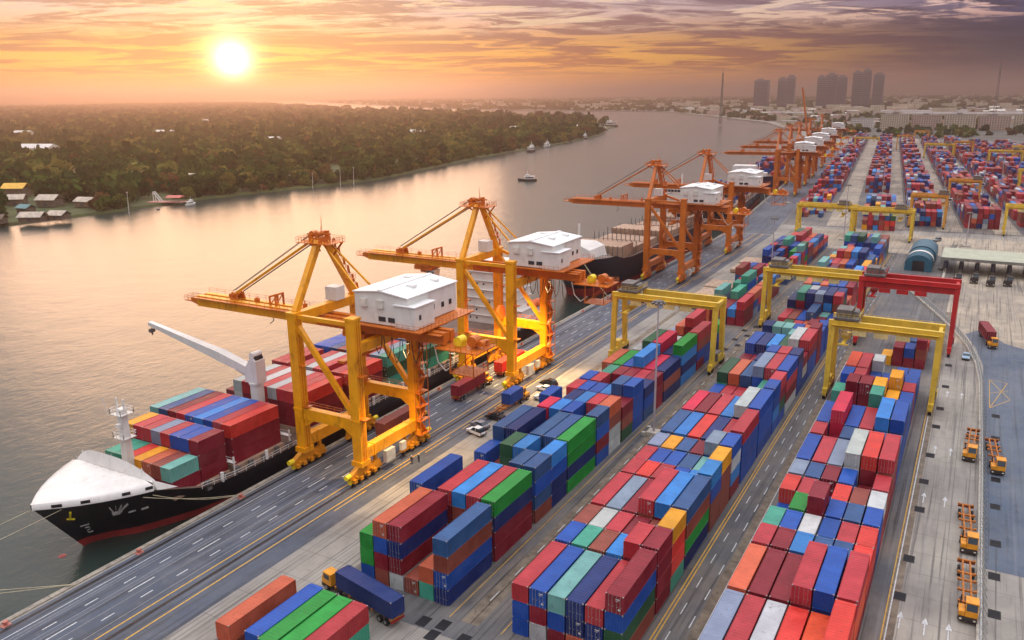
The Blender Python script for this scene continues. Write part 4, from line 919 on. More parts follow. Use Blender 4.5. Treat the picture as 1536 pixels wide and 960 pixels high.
part('bow_rail', ship2, SHIPW, lambda b: [rail_line(b, [(CX2 - 6.5, y0 + 4.2, 13.1), (CX2, y0 + .6, 13.2), (CX2 + 6.5, y0 + 4.2, 13.1), (CX2 + 12.3, y0 + 16, 12.4)], step=1.2, r=.07)])
for i in range(7):
    part('hatch_cover', ship2, HATCH, lambda b: [b.box(CX2 - 10.6, CX2 + 10.6, y0 + 31 + i * 14.2, y0 + 44.2 + i * 14.2, 9.0, 13.6 if i % 3 == 0 else 11.4)] + [b.box(CX2 - 10.8 + q * 1.97, CX2 - 10.5 + q * 1.97, y0 + 30.8 + i * 14.2, y0 + 31.0 + i * 14.2, 9, 13.4 if i % 3 == 0 else 11.2) for q in range(12)])
part('cell_guide', ship2, GREY, lambda b: [b.beam((CX2 - 12 + q * 2, y0 + 29.6 + i * 14.2, 9), (CX2 - 12 + q * 2, y0 + 29.6 + i * 14.2, 14.2), .25, .25) for q in range(13) for i in range(8)])
part('bridge_tower', ship2, SHIPW, lambda b: [b.box(CX2 - 9 + i * .2, CX2 + 9 - i * .2, y0 + 132 + i * .3, y0 + 144, 9 + i * 2.7, 11.5 + i * 2.7) for i in range(6)] + [b.beam((CX2, y0 + 136, 25), (CX2, y0 + 136, 32), .6, .6)])
part('bridge_window', ship2, GL, lambda b: [b.box(CX2 - 7.6 + q * 1.6, CX2 - 6.3 + q * 1.6, y0 + 133.4, y0 + 133.48, 23.4, 24.5) for q in range(10)])
mb = MB(); mb.path(sag((-121, 268, 12.6), (-110.9, 268, .5), .4), .1, 5); mb.path(sag((-121.4, 268.4, 12.6), (-110.9, 268, .5), .8), .1, 5); tag(mb.build('mooring_rope', ROPE), 'pair of bow ropes from the navy ship down to the quay', 'rope', 'mooring ropes')
for c_ in range(4): put(-137 + c_ * 2.6, y0 + 26.2, 12.2, 6.06, 'RMRN'[c_], None)
# --- farther ships
def far_ship(y, ln, lab, m, stack_pal):
    s = empty('container_ship', (*bent(-127.5, y), 0), lab, 'ship', 'ships along the far quay', BEND if y > 430 else 0)
    global STEM, STEMZ
    STEM = 10.; STEMZ = 9.0
    ysf = [0, 1, 3, 6, 10, 15, 22, 35, 60, ln - 8, ln]
    hull(s, 0, ysf, [(0, .1), (3, 5), (10, 10.6), (20, 12.8), (ln - 8, 12.8), (ln, 11)], [(0, .05), (6, .6), (20, 8), (40, 12.4), (ln - 20, 12.4), (ln, 7)], [(0, 9), (20, 8.2), (26, 6), (ln, 6)], m, -.8)
    deckplate(s, 0, ysf, [(0, .1), (3, 5), (10, 10.6), (20, 12.8), (ln - 8, 12.8), (ln, 11)], [(0, 9), (20, 8.2), (26, 6), (ln, 6)])
    part('bridge_tower', s, SHIPW, lambda b: [b.box(-9 + i * .3, 9 - i * .3, ln - 26, ln - 14, 6 + i * 2.7, 8.5 + i * 2.7) for i in range(6)])
    part('deck_house', s, SHIPW, lambda b: [b.box(-6, 6, 8, 16, 8, 11), b.beam((0, 12, 11), (0, 12, 18), .5, .5)])
    part('hatch_cover', s, HATCH, lambda b: [b.box(-10.5, 10.5, 26 + i * 14, 39 + i * 14, 6, 7.6) for i in range(int((ln - 56) / 14))])
    for i in range(int((ln - 56) / 14)):
        for c_ in range(8):
            hh = rnd.choice((0, 1, 2, 3))
            p = bent(-127.5 - 10 + c_ * 2.6 , y + 26.4 + i * 14) if y > 430 else (-137.5 + c_ * 2.6, y + 26.4 + i * 14)
            for t in range(hh): put(p[0], p[1], 7.7 + t * CH, 12.19, rnd.choice(stack_pal), None, rz=BEND if y > 430 else 0)
far_ship(452, 150, 'dark-hulled ship moored beyond the fourth crane', HULLN, 'NNBRRSK')
far_ship(640, 170, 'distant blue-grey ship partly hidden by the sixth crane', mat('hull_blue', (52, 66, 108), .5), 'RRNBSP')

# hatch covers laid out on the apron behind the first gantry
hc = None
for i, y in enumerate((266, 281, 296, 330, 346)):
    x = -84.6 + (i % 2) * .8
    if hc is None:
        hc = empty('hatch_cover', (x, y, 0), '', 'hatch cover')
        part('slab', hc, mat('hatch_tan', (190, 164, 140), .75, var=.12, scale=.4, dirt=((120, 96, 78), .5)), lambda b: [b.box(0, 10.4, 0, 12.6, .35, 1.5), b.box(.1, 10.3, .1, 12.5, 1.5, 1.56)])
        part('support_block', hc, WOODB, lambda b: [b.box(1 + q * 3.8, 2 + q * 3.8, yy, yy + .6, .02, .35) for q in range(3) for yy in (1, 11)])
        part('lifting_socket', hc, DK, lambda b: [b.box(1.4 + q * 2.4, 1.8 + q * 2.4, yy, yy + .4, 1.56, 1.6) for q in range(4) for yy in (1.5, 6, 10.6)]); o = hc
    else: o = inst(hc, (x, y, 0))
    tag(o, 'tan steel hatch cover lying on the apron, %s behind the first yellow gantry' % ORD[i + 1], 'hatch cover', 'hatch covers on the apron')
# ================================================================== YARD GANTRIES
GY = mat('gantry_yellow', (222, 186, 62), .5, var=.12, scale=.4, dirt=((130, 96, 40), .45)); GO = mat('gantry_amber', (214, 150, 56), .5, var=.12, scale=.4, dirt=((130, 80, 40), .45)); GRD = mat('gantry_red', (190, 34, 36), .5, var=.14, scale=.4, dirt=((90, 24, 24), .4))
def make_gantry(span, H, P, Q, trolley=.13, gd=1.9):
    """rubber-tyred gantry: local x across the stacks, y along them"""
    t = empty('yard_gantry', (0, 0, 0), 'gantry', 'gantry'); s2 = span / 2
    for y in (-3.4, 3.4):
        part('girder', t, P, lambda b: [b.box(-s2 - .8, s2 + .8, y - .45, y + .45, H - gd, H)] + [b.box(-s2 + 2 + i * (span - 4) / 6 - .12, -s2 + 2 + i * (span - 4) / 6 + .12, y - .52, y + .52, H - gd - .1, H + .05) for i in range(7)])
        part('girder_walkway', t, Q, lambda b: [b.box(-s2, s2, y + (.46 if y > 0 else -1.2), y + (1.2 if y > 0 else -.46), H - 1.0, H - .92), rail_line(b, [(-s2, y + (1.15 if y > 0 else -1.15), H - .92), (s2, y + (1.15 if y > 0 else -1.15), H - .92)], step=2.2)])
        if y < 0:
            for i in range(int((span - 7) / 4.6)): part('side_panel', t, mat('panel_cream', (222, 206, 140), .6) if P is not GRD else GRD, lambda b: b.box(-s2 + 4.6 + i * 4.6, -s2 + 7.6 + i * 4.6, y - .72, y - .47, H - gd - 1.2, H - gd - .02))
        for s in (-1, 1): part('leg', t, P, lambda b: [b.beam((s * s2, y * 1.32, 2.0), (s * s2, y, H - 1.2), 1.1, 1.25, 1.3, 1.3, up=(0, 1, 0)), b.cb((s * s2, y, H - 1.3), (1.3, 1.2, 1.1))])
    for s in (-1, 1):
        part('sill_beam', t, P, lambda b: [b.box(s * s2 - .55, s * s2 + .55, -6.3, 6.3, 1.5, 2.5), b.cb((s * s2 + s * .2, 0, 3.3), (1.4, 2.8, 1.6))])
        part('end_tie', t, P, lambda b: b.box(s * s2 - .4, s * s2 + .4, -2.95, 2.95, H - 1.5, H - .5))
        for y in (-5.2, 5.2):
            g = part('bogie', t, Q, lambda b: [b.prism([(y - 1.5, .8), (y + 1.5, .8), (y + .7, 1.6), (y - .7, 1.6)], 0, s * s2 - .3, s * s2 + .3), b.cb((s * s2, y * 1.28, 1.2), (.9, .3, .9))])
            for c in (-.95, .95): part('wheel', g, TYRE, lambda b: b.tube((s * s2 - .34, y + c, .72), (s * s2 + .34, y + c, .72), .72, 16))
    part('power_house', t, GREY, lambda b: [b.box(s2 - .6, s2 + .7, -2.4, 1.6, 2.52, 4.6)])
    part('leg_ladder', t, Q, lambda b: [b.beam((s2 + .7, dy, 2.5), (s2 + .7, dy, H - 1), .08, .08) for dy in (2.2, 2.8)] + [b.beam((s2 + .7, 2.2, 3 + i * .9), (s2 + .7, 2.8, 3 + i * .9), .06, .06) for i in range(int(H - 4))])
    x = -s2 + span * trolley
    tr = part('trolley', t, GREY, lambda b: [b.box(x - 2.8, x + 2.8, -4.0, 4.0, H + .25, H + .75), b.box(x - 2.4, x + 1.0, -2.6, 2.4, H + .75, H + 2.4), b.tube((x + 1.7, -1.8, H + 1.4), (x + 1.7, 1.8, H + 1.4), .7, 12), b.cb((x - 2.0, 3.0, H + 1.3), (1.2, 1.4, 1.1))] + [b.tube((x + c, y - .2, H + .14), (x + c, y + .2, H + .14), .13, 8) for c in (-2.2, 2.2) for y in (-3.4, 3.4)])
    part('trolley_rail', tr, P, lambda b: [rail_line(b, [(x - 2.8, -4, H + .75), (x + 2.8, -4, H + .75), (x + 2.8, 4, H + .75)], step=1.0)])
    part('operator_cab', tr, HW if P is not GRD else GRD, lambda b: [b.prism([(x + 2.0, H - 3.6), (x + 4.0, H - 3.3), (x + 4.1, H - 1.9), (x + 2.0, H - 1.9)], 1, -1.0, 1.0), b.beam((x + 2.6, 0, H - 1.9), (x + 2.6, 0, H + .3), .4, .4)])
    part('cab_window', tr, GL, lambda b: [b.box(x + 2.3, x + 3.8, -1.06, -1.01, H - 3.0, H - 2.1)])
    part('spreader', tr, Q, lambda b: [b.box(x - 1.2, x + 1.2, -6.0, -5.7, H - 5.2, H - 4.9), b.box(x - 1.2, x + 1.2, 5.7, 6.0, H - 5.2, H - 4.9), b.box(x - .4, x + .4, -5.7, 5.7, H - 5.3, H - 4.8), b.box(x - .9, x + .9, -1.4, 1.4, H - 4.8, H - 4.1)] + [b.tube((x + c, y, H - 4.2), (x + c, y, H + .3), .05, 5) for c in (-.7, .7) for y in (-1.1, 1.1)])
    part('sheave_cluster', tr, GREY, lambda b: [b.cb((x + 4.6 + i * .7, -.8 + (i % 3) * .8, H - 2.0 - (i % 2) * .4), (.6, .9, .7)) for i in range(5)])
    return t
def gantry(proto, x, y, label, first=False, rz=0.0):
    o = proto if first else copy_tree(proto)
    o.location = (x, y, .02); o.rotation_euler.z = rz; tag(o, label, 'gantry crane', 'rubber-tyred yard gantries'); return o
g1 = make_gantry(27.6, 18.6, GY, GY)
gantry(g1, -68.9, 208.5, 'yellow yard gantry straddling the quayside block by the tall light mast', True)
gantry(g1, -40.2, 259.5, 'yellow yard gantry straddling the middle block')
g3 = make_gantry(22.6, 18.8, GY, GY)
gantry(g3, -14.9, 204.0, 'yellow yard gantry over the inland block beside the pale concrete lane', True)
gr = make_gantry(24.0, 19.8, GRD, GRD, gd=2.9)
gantry(gr, -13.8, 253.0, 'red yard gantry behind the yellow one over the inland block', True)
g4 = make_gantry(27.0, 15.2, GY, GY, .8)
gantry(g4, -66.0, 446.0, 'hazy yellow gantry at the river end of the crossing road', True)
gantry(g4, -39.4, 441.0, 'hazy yellow gantry next to the river-end one on the crossing road')
g5 = make_gantry(16.5, 17.5, GO, GO, .9)
gantry(g5, -22.0, 492.0, 'slim amber gantry on the edge of the far yard', True)
gantry(g5, -7.6, 583.0, 'bright amber gantry deeper in the far yard')
gantry(g4, 27.0, 482.0, 'yellow gantry cut by the picture edge in the far yard')
gantry(g4, 38.0, 705.0, 'dim yellow gantry at the picture edge, far back in the yard', rz=BEND)
for i, (x, y) in enumerate(((-64, 1120), (-22, 1130), (10, 1000), (34, 1010), (62, 905), (-105, 1180), (90, 980), (0, 1260))):
    p = bent(x, y); gantry(g5 if i % 2 else g4, p[0], p[1], 'faint gantry across the far container rows', rz=BEND)

# ================================================================== VEHICLES
WHITE = mat('car_white', (232, 232, 230), .25, var=.03); BLACK = mat('car_black', (26, 27, 30), .25, var=.05); SILV = mat('car_silver', (150, 152, 158), .3, .3, var=.05); LBLUE = mat('car_pale_blue', (150, 182, 206), .3, var=.05)
RIM = mat('wheel_rim', (160, 160, 162), .35, .7); LMP = mat('lamp_lens', (226, 222, 206), .2); TAIL = mat('tail_lens', (150, 20, 18), .3); TRY = mat('truck_amber', (226, 150, 30), .45, var=.15, dirt=((90, 56, 30), .5)); CHAS = mat('chassis_rust', (176, 104, 34), .7, var=.3, scale=1.2, dirt=((60, 40, 28), .7)); CHD = mat('chassis_dark', (50, 44, 42), .7, var=.3, dirt=((90, 60, 40), .5))
def wheels(t, xs, ys, r, w_, prof=None):
    for y in ys:
        for s in (-1, 1):
            g = part('wheel', t, TYRE, lambda b: b.tube((s * xs - w_ / 2, y, r), (s * xs + w_ / 2, y, r), r, 16)); part('rim', g, RIM, lambda b: b.tube((s * (xs + w_ / 2) - .01, y, r), (s * (xs + w_ / 2) + .02, y, r), r * .55, 10))
def make_car(paint, kind='suv'):
    """local +y is the front"""
    t = empty('car', (0, 0, 0), 'car', 'car'); h = {'suv': 1.78, 'sedan': 1.45, 'pickup': 1.75}[kind]; w = .92
    side = [(-2.25, .42), (-2.3, .8), (-2.2, 1.0)] + ([(-.95, 1.04)] if kind == 'pickup' else []) + [(1.05, 1.04), (2.1, .92), (2.25, .7), (2.22, .42)]
    part('body', t, paint, lambda b: b.prism(side, 0, -w, w))
    if kind == 'suv': gh = [(-2.15, 1.0), (-1.9, h - .12), (-1.5, h), (.1, h), (.95, 1.05)]
    elif kind == 'sedan': gh = [(-1.75, 1.02), (-1.0, h), (.25, h), (1.15, 1.05)]
    else: gh = [(-.85, 1.04), (-.7, h), (.35, h), (1.1, 1.05)]
    def cab(b):
        n = len(gh); vs = [(-w + .06 + (.16 if z > 1.2 else 0), y, z) for y, z in gh] + [(w - .06 - (.16 if z > 1.2 else 0), y, z) for y, z in gh]
        b.add(vs, [tuple(range(n)), tuple(range(2 * n - 1, n - 1, -1))] + [(i, n + i, n + (i + 1) % n, (i + 1) % n) for i in range(n)])
    part('glasshouse', t, GL, cab)
    part('roof', t, paint, lambda b: b.box(-w + .2, w - .2, gh[2][0] if kind == 'suv' else gh[1][0], gh[3][0] if kind == 'suv' else gh[2][0], h - .02, h + .04))
    part('pillar', t, paint, lambda b: [b.beam((s * (w - .1), y, 1.03), (s * (w - .22), y, h), .06, .12) for s in (-1, 1) for y in (-.65,)])
    if kind == 'pickup': part('load_bed', t, CHD, lambda b: b.box(-w + .12, w - .12, -2.15, -1.0, 1.0, 1.06))
    for s in (-1, 1):
        part('headlight', t, LMP, lambda b: b.box(s * .68 - .2, s * .68 + .2, 2.18, 2.27, .68, .85)); part('tail_light', t, TAIL, lambda b: b.box(s * .76 - .12, s * .76 + .12, -2.33, -2.24, .75, .98)); part('mirror', t, paint, lambda b: b.box(s * 1.0 - .1, s * 1.0 + .1, .82, .98, 1.05, 1.2))
    part('bumper', t, CHD, lambda b: [b.box(-w, w, 2.2, 2.32, .35, .55), b.box(-w, w, -2.38, -2.26, .35, .55)])
    wheels(t, w - .12, (-1.4, 1.4), .34, .24); return t
def car(paint, kind, x, y, rz, label, z=.03): t = make_car(paint, kind); t.location = (x, y, z); t.rotation_euler.z = rz; return tag(t, label, 'car', 'cars parked on the quay')
car(WHITE, 'suv', -88.2, 141.0, rad(75), 'white off-road car on the apron beside the first crane')
car(SILV, 'sedan', -89.4, 144.6, rad(75), 'silver car right behind the white off-road car')
car(BLACK, 'pickup', -88.8, 150.3, rad(88), 'black pickup with open bed near the blue containers')
car(BLACK, 'suv', -88.2, 175.8, rad(80), 'black off-road car behind the white saloon by the stacks')
car(WHITE, 'sedan', -87.2, 171.8, rad(80), 'white saloon half hidden beside the black off-road car')
car(WHITE, 'sedan', -84.8, 165.8, rad(80), 'pale saloon tucked behind the blue containers on the quay side')
car(LBLUE, 'sedan', 2.5, 247.6, rad(178), 'pale blue car alone on the concrete lane by the white fence')
car(SILV, 'suv', -14.5, 446.0, rad(150), 'grey-green car on the crossing road')
def make_tractor(paint):
    """port tractor, +y is the front; narrow offset cab"""
    t = empty('port_tractor', (0, 0, 0), 'tractor', 'truck')
    part('frame', t, CHD, lambda b: [b.box(-.45, .45, -3.0, 2.4, .75, 1.05), b.box(-1.15, 1.15, 1.9, 2.5, .45, .95), b.box(-1.0, 1.0, -2.2, -1.0, 1.06, 1.3)])
    part('cab', t, paint, lambda b: [b.prism([(.2, 1.06), (2.35, 1.06), (2.3, 1.9), (1.85, 2.85), (.2, 2.9)], 0, -1.2, .35), b.box(.4, 1.15, .3, 2.3, 1.06, 1.75)])
    part('cab_roof', t, paint, lambda b: b.box(-1.24, .39, .1, 1.95, 2.92, 3.0))
    part('windscreen', t, GL, lambda b: [b.add([(-1.1, 2.32, 1.95), (.25, 2.32, 1.95), (.25, 1.9, 2.8), (-1.1, 1.9, 2.8)], [(0, 1, 2, 3)]), b.box(-1.225, -1.2, .5, 1.8, 1.95, 2.7), b.box(.35, .37, .5, 1.8, 1.95, 2.7)])
    part('exhaust', t, CHD, lambda b: [b.tube((.9, .1, 1.1), (.9, .1, 3.0), .09, 8)])
    for s in (-1, 1): part('headlight', t, LMP, lambda b: b.box(s * .85 - .15, s * .85 + .15, 2.49, 2.54, .62, .82))
    wheels(t, .98, (1.4, -1.5), .5, .34); return t
def make_trailer(m):
    t = empty('skeletal_trailer', (0, 0, 0), 'trailer', 'trailer')
    part('chassis_beam', t, m, lambda b: [b.box(s * .5 - .12, s * .5 + .12, -12.2, .2, 1.05, 1.5) for s in (-1, 1)])
    for y in (-12.1, -8.2, -6.1, -3.2, 0.0): part('cross_bolster', t, m, lambda b: [b.box(-1.22, 1.22, y - .14, y + .14, 1.2, 1.48), b.box(-1.24, -.96, y - .2, y + .2, 1.48, 1.56), b.box(.96, 1.24, y - .2, y + .2, 1.48, 1.56)])
    part('landing_leg', t, m, lambda b: [b.beam((s * .6, -2.6, .1), (s * .6, -2.6, 1.1), .16, .16) for s in (-1, 1)])
    part('tail_board', t, TAIL, lambda b: b.box(-1.2, 1.2, -12.32, -12.24, .8, 1.1))
    wheels(t, .95, (-9.6, -10.9), .5, .4); return t
TR0 = make_tractor(TRY); TL0 = make_trailer(CHAS)
usedT = [False, False]
def unit(proto, i, loc, rz, label, group):
    o = proto if not usedT[i] else copy_tree(proto); usedT[i] = True
    o.location = loc; o.rotation_euler.z = rz; return tag(o, label, 'truck' if i == 0 else 'trailer', group)
def rig(x, y, rz, what, cont=None, lab=None, L=12.19, tractor=True):
    """tractor with trailer; (x, y) is the tractor's turntable, +y local is forward"""
    d = Vector((-math.sin(rz), math.cos(rz), 0))
    if tractor: unit(TR0, 0, (x, y, .03), rz, 'amber port tractor ' + what, 'port tractors')
    p = Vector((x, y, .03)) - d * .9
    unit(TL0, 1, tuple(p), rz, 'brown skeletal trailer ' + what, 'skeletal trailers')
    if cont:
        q = p - d * .2; r2 = rz + math.pi           # container runs backwards from the turntable
        put(q.x, q.y, .03 + 1.57, L, cont, lab, True, r2, True)
rig(-103.9, 141.4, 0, 'under the first quay crane', 'K', 'rust brown container on a truck between the legs of the first crane')
rig(-102.6, 168.2, 0, 'in the open between the two yellow cranes', 'R', 'maroon container on a truck between the two yellow cranes')
rig(-102.4, 188.4, 0, 'under the second quay crane', 'r', 'bright red container on a truck under the second yellow crane')
rig(-89.2, 163.0, 0, 'parked at the edge of the quay road', 'B', 'blue container on a truck at the edge of the quay road', 6.06)
rig(-75.6, 81.6, rad(78), 'in front of the quayside block', 'N', 'navy container on a truck crossing in front of the quayside block')
rig(8.4, 262.6, rad(190), 'arriving on the dark truck road', 'R', 'maroon container on a truck arriving on the dark truck road')
for i, (x, y, rz, w_) in enumerate(((5.6, 118.6, 182, 'at the front of the queue by the fence'), (5.3, 138.4, 183, 'second in the queue by the fence'), (4.7, 176.6, 178, 'farther along the concrete lane by the fence'), (9.4, 172.4, 184, 'alone on the dark road beyond the fence'))):
    rig(x, y, rad(rz), w_)
# trucks waiting at the gate
DT = make_tractor(CHD)
for i, x in enumerate((-3.0, 2.6, 8.0, 13.6)):
    o = DT if i == 0 else copy_tree(DT); o.location = (x, 350 + (i % 2) * 3, .03); o.rotation_euler.z = math.pi; o.scale = (1.2, 1.2, 1.25)
    tag(o, 'dark truck in the %s gate lane under the long canopy edge' % ORD[i + 1], 'truck', 'trucks at the gate')

# ================================================================== YARD FURNITURE
GALV = mat('galvanised_steel', (176, 178, 176), .5, .4, var=.15); CONW = mat('barrier_concrete', (186, 180, 166), .85, var=.2, dirt=((90, 84, 72), .5))
fp = [(7.2, 92), (7.2, 113), (7.0, 140), (6.8, 173), (6.4, 205), (6.1, 226), (5.0, 243), (2.4, 260), (-.6, 273), (-5.4, 290), (-13.2, 314), (-17, 326)]
fence = empty('yard_fence', (7.2, 92, 0), 'white steel fence on a concrete kerb curving along the pale lane', 'fence')
fence.location = (0, 0, 0)
part('kerb', fence, CONW, lambda b: [b.beam((*a, .25), (*c, .25), .7, .48) for a, c in zip(fp, fp[1:])])
for z in (.95, 1.55, 2.15): part('rail', fence, GALV, lambda b: [b.beam((*a, z), (*c, z), .11, .11) for a, c in zip(fp, fp[1:])])
pm = MB(); pm.box(-.08, .08, -.08, .08, .48, 2.3); pm.beam((0, 0, 2.1), (1.0, 0, .1), .1, .1); pm.beam((0, 0, .6), (0, 2.1, 2.1), .07, .07); pm = pm.mesh('post', GALV)
acc = 0.0
for a, c in zip(fp, fp[1:]):
    a = Vector((*a, 0)); c = Vector((*c, 0)); n = int((c - a).length / 2.2)
    for i in range(n):
        o = link('post', pm, fence); o.location = a.lerp(c, i / n)
PIPE = mat('pole_grey', (190, 184, 186), .45, .3, var=.1)
def mast(x, y, h, label):
    t = empty('light_mast', (x, y, 0), label, 'light mast', 'tall yard light masts')
    part('pole', t, PIPE, lambda b: b.tube((0, 0, .4), (0, 0, h), .28, 12, .13))
    part('footing', t, CONW, lambda b: [b.box(-1.3, 1.3, -1.3, 1.3, .02, .7)] + [b.cb((c * 1.7, d * 1.7, .4), (.8, .8, .75)) for c in (-1, 1) for d in (-1, 1)])
    part('lamp_ring', t, GREY, lambda b: [b.tube((0, 0, h - .3), (0, 0, h), .9, 12)])
    for i in range(8):
        a = i * math.pi / 4; part('floodlight', t, GREY, lambda b: b.beam((.9 * math.cos(a), .9 * math.sin(a), h - .3), (1.5 * math.cos(a), 1.5 * math.sin(a), h - .55), .5, .35))
mast(-54.6, 159.0, 29.4, 'tall slim light mast between the quayside and middle blocks')
mast(-64.0, 312.0, 26.0, 'light mast rising behind the first yellow gantry')
mast(-54.8, 430, 27.0, 'light mast at the end of the middle block by the crossing road')
mast(-2.0, 436.0, 16.0, 'light mast standing on the beige crossing road')
for i, (x, y) in enumerate(((-96, 560), (-40, 640), (20, 620), (-72, 760), (0, 820), (50, 800))):
    p = bent(x, y); mast(p[0], p[1], 26, 'thin light mast among the far container rows')
# gate canopy
can = empty('gate_canopy', (0, 0, 0), 'long pale flat-roofed truck gate canopy', 'canopy')
CANM = mat('canopy_roof', (176, 180, 156), .6, var=.1, scale=.3, dirt=((120, 116, 96), .4))
part('roof', can, CANM, lambda b: [b.box(-9.4, 60, 366, 391, 6.0, 6.35), b.prism([(365.8, 6.36), (378.5, 7.3), (391.2, 6.36)], 0, -9.6, 60.2)])
part('fascia', can, mat('fascia_grey', (128, 126, 118), .6), lambda b: [b.box(-9.7, 60.3, 365.5, 365.9, 5.5, 6.6), b.box(-9.9, -9.61, 365.5, 391.4, 5.5, 6.6)])
for i in range(9):
    x = -8.0 + i * 5.6
    part('column', can, GREY, lambda b: [b.beam((x, y, .02), (x, y, 6.0), .35, .35) for y in (369, 387)])
    part('lane_kerb', can, CONW, lambda b: b.box(x - .45, x + .45, 352, 392, .03, .3))
    part('gate_booth', can, mat('booth_blue', (54, 72, 110), .5), lambda b: [b.box(x - .8, x + .8, 376, 379.4, .3, 3.0)])
    part('booth_window', can, GL, lambda b: [b.box(x - .83, x + .83, 376.6, 378.8, 1.6, 2.5)])
# teal tank shed
TEAL = mat('tank_teal', (34, 96, 116), .45, var=.15, scale=.3, dirt=((60, 70, 72), .4))
tk = empty('storage_shed', (-17.6, 366, 0), 'teal round-roofed storage shed with a white band', 'shed')
arc = [(5.0 * math.cos(math.pi * i / 12), 2.6 + 4.0 * math.sin(math.pi * i / 12)) for i in range(13)]
part('shell', tk, TEAL, lambda b: [b.prism([(5.0, .02)] + arc + [(-5.0, .02)], 1, 0, 20), b.prism([(x * 1.05, z * 1.03) for x, z in [(5.0, .02)] + arc + [(-5.0, .02)]], 1, 22, 42)])
for y in (2, 5, 8, 14, 17, 19.5): part('roof_rib', tk, TEAL, lambda b: b.path([(x * 1.012, y, z * 1.012) for x, z in arc], .09, 5))
part('band', tk, HW, lambda b: b.prism([(x * 1.02, z * 1.02) for x, z in arc] + [(x * 1.006, z * 1.006) for x, z in arc[::-1]], 1, 9.4, 12.4))
part('door', tk, DK, lambda b: b.box(-2.2, 2.2, -.06, -.01, .1, 4.2))
# loading conveyor beside the shed
cv = empty('conveyor', (0, 0, 0), 'inclined grey conveyor beside the teal shed', 'conveyor')
part('truss', cv, GREY, lambda b: [b.beam((-9.8, 372, .6), (-5.8, 408, 5.0), 1.6, .3), rail_line(b, [(-10.6, 372, .8), (-6.6, 408, 5.2)], step=2), rail_line(b, [(-9.0, 372, .8), (-5.0, 408, 5.2)], step=2)])
part('leg', cv, GREY, lambda b: [b.beam((-10 + i * 1.0, 376 + i * 9, .02), (-10 + i * 1.0, 376 + i * 9, .9 + i * 1.1), .3, .3) for i in range(4)])
# ================================================================== PEOPLE
def person(x, y, rz, top, leg, label, z=.02, pose=0.0):
    sk = [(0, 0, .95), (0, 0, 1.2), (0, .01, 1.42), (0, .02, 1.54), (0, .04, 1.66), (.11, 0, .9), (.12, .05, .5), (.12, 0 + pose, .08), (.12, .14 + pose, .04), (-.11, 0, .9), (-.12, -.03, .5), (-.12, -.08 - pose, .08), (-.12, .06 - pose, .04),
          (.2, 0, 1.40), (.27, -.03, 1.14), (.28, .05, .9), (-.2, 0, 1.40), (-.27, .0, 1.14), (-.26, .14, .94)]
    ed = [(0, 1), (1, 2), (2, 3), (3, 4), (0, 5), (5, 6), (6, 7), (7, 8), (0, 9), (9, 10), (10, 11), (11, 12), (2, 13), (13, 14), (14, 15), (2, 16), (16, 17), (17, 18)]
    rr = [.15, .15, .17, .06, .10, .09, .065, .045, .04, .09, .065, .045, .04, .07, .05, .04, .07, .05, .04]
    me = bpy.data.meshes.new('person'); me.from_pydata(sk, ed, []); o = link('person', me); o.location = (x, y, z); o.rotation_euler.z = rz
    md = o.modifiers.new('skin', 'SKIN')
    for i, v in enumerate(me.skin_vertices[0].data if me.skin_vertices else []): v.radius = (rr[i], rr[i]); v.use_root = (i == 0)
    if not me.skin_vertices:
        me.attributes  # skin layer is created with the modifier
    o.modifiers.new('sub', 'SUBSURF').levels = 1
    me.materials.append(mat('worker_' + str(leg), leg, .8))
    part('jacket', o, mat('worker_' + str(top), top, .8), lambda b: [b.tube((0, 0, .86), (0, 0, 1.46), .215, 12, .19), b.tube((.2, 0, 1.42), (.275, -.02, 1.12), .088, 8, .07), b.tube((-.2, 0, 1.42), (-.275, .0, 1.12), .088, 8, .07)])
    part('helmet', o, mat('helmet_white', (226, 220, 200), .4), lambda b: b.sphere((0, .05, 1.72), .13, 10, 6, .75))
    return tag(o, label, 'person', 'workers on the quay')
person(-91.6, 122.2, rad(20), (60, 58, 66), (34, 36, 46), 'worker in dark clothes standing on the apron, the stockier of two')
person(-90.9, 123.6, rad(-30), (40, 46, 60), (30, 30, 38), 'worker in navy standing a pace behind the other on the apron')
# ================================================================== TREES
def leaf_mat(name, c1, c2):
    m = bpy.data.materials.new(name); m.use_nodes = True; k = NT(m.node_tree)
    g = k.n('ShaderNodeNewGeometry'); co = k.n('ShaderNodeTexCoord').outputs['Object']
    t = k.math('FRACT', k.math('ADD', k.n('ShaderNodeAttribute', attribute_name='tint').outputs['Fac'], k.n('ShaderNodeObjectInfo').outputs['Random']))
    col = k.ramp(t, [(0, lin((36, 58, 30))), (.35, lin((56, 78, 38))), (.6, lin((84, 100, 46))), (.8, lin((128, 122, 60))), (.93, lin((106, 80, 50))), (1, lin((40, 62, 34)))])
    col = k.mix(1.0, col, k.mix(g.outputs['Random Per Island'], (.62, .62, .62, 1), (1.35, 1.35, 1.35, 1)), 'MULTIPLY')
    d = k.n('ShaderNodeBsdfDiffuse', i_Color=col); t = k.n('ShaderNodeBsdfTranslucent', i_Color=col); x = k.n('ShaderNodeMixShader', i_0=.3, i_1=d.outputs[0], i_2=t.outputs[0])
    k.n('ShaderNodeOutputMaterial', i_Surface=x.outputs[0]); return m
LEAF = leaf_mat('leaf_green', (30, 48, 26), (92, 96, 46)); BARK = mat('bark', (74, 60, 46), .9, var=.3)
rs = np.random.RandomState(3)
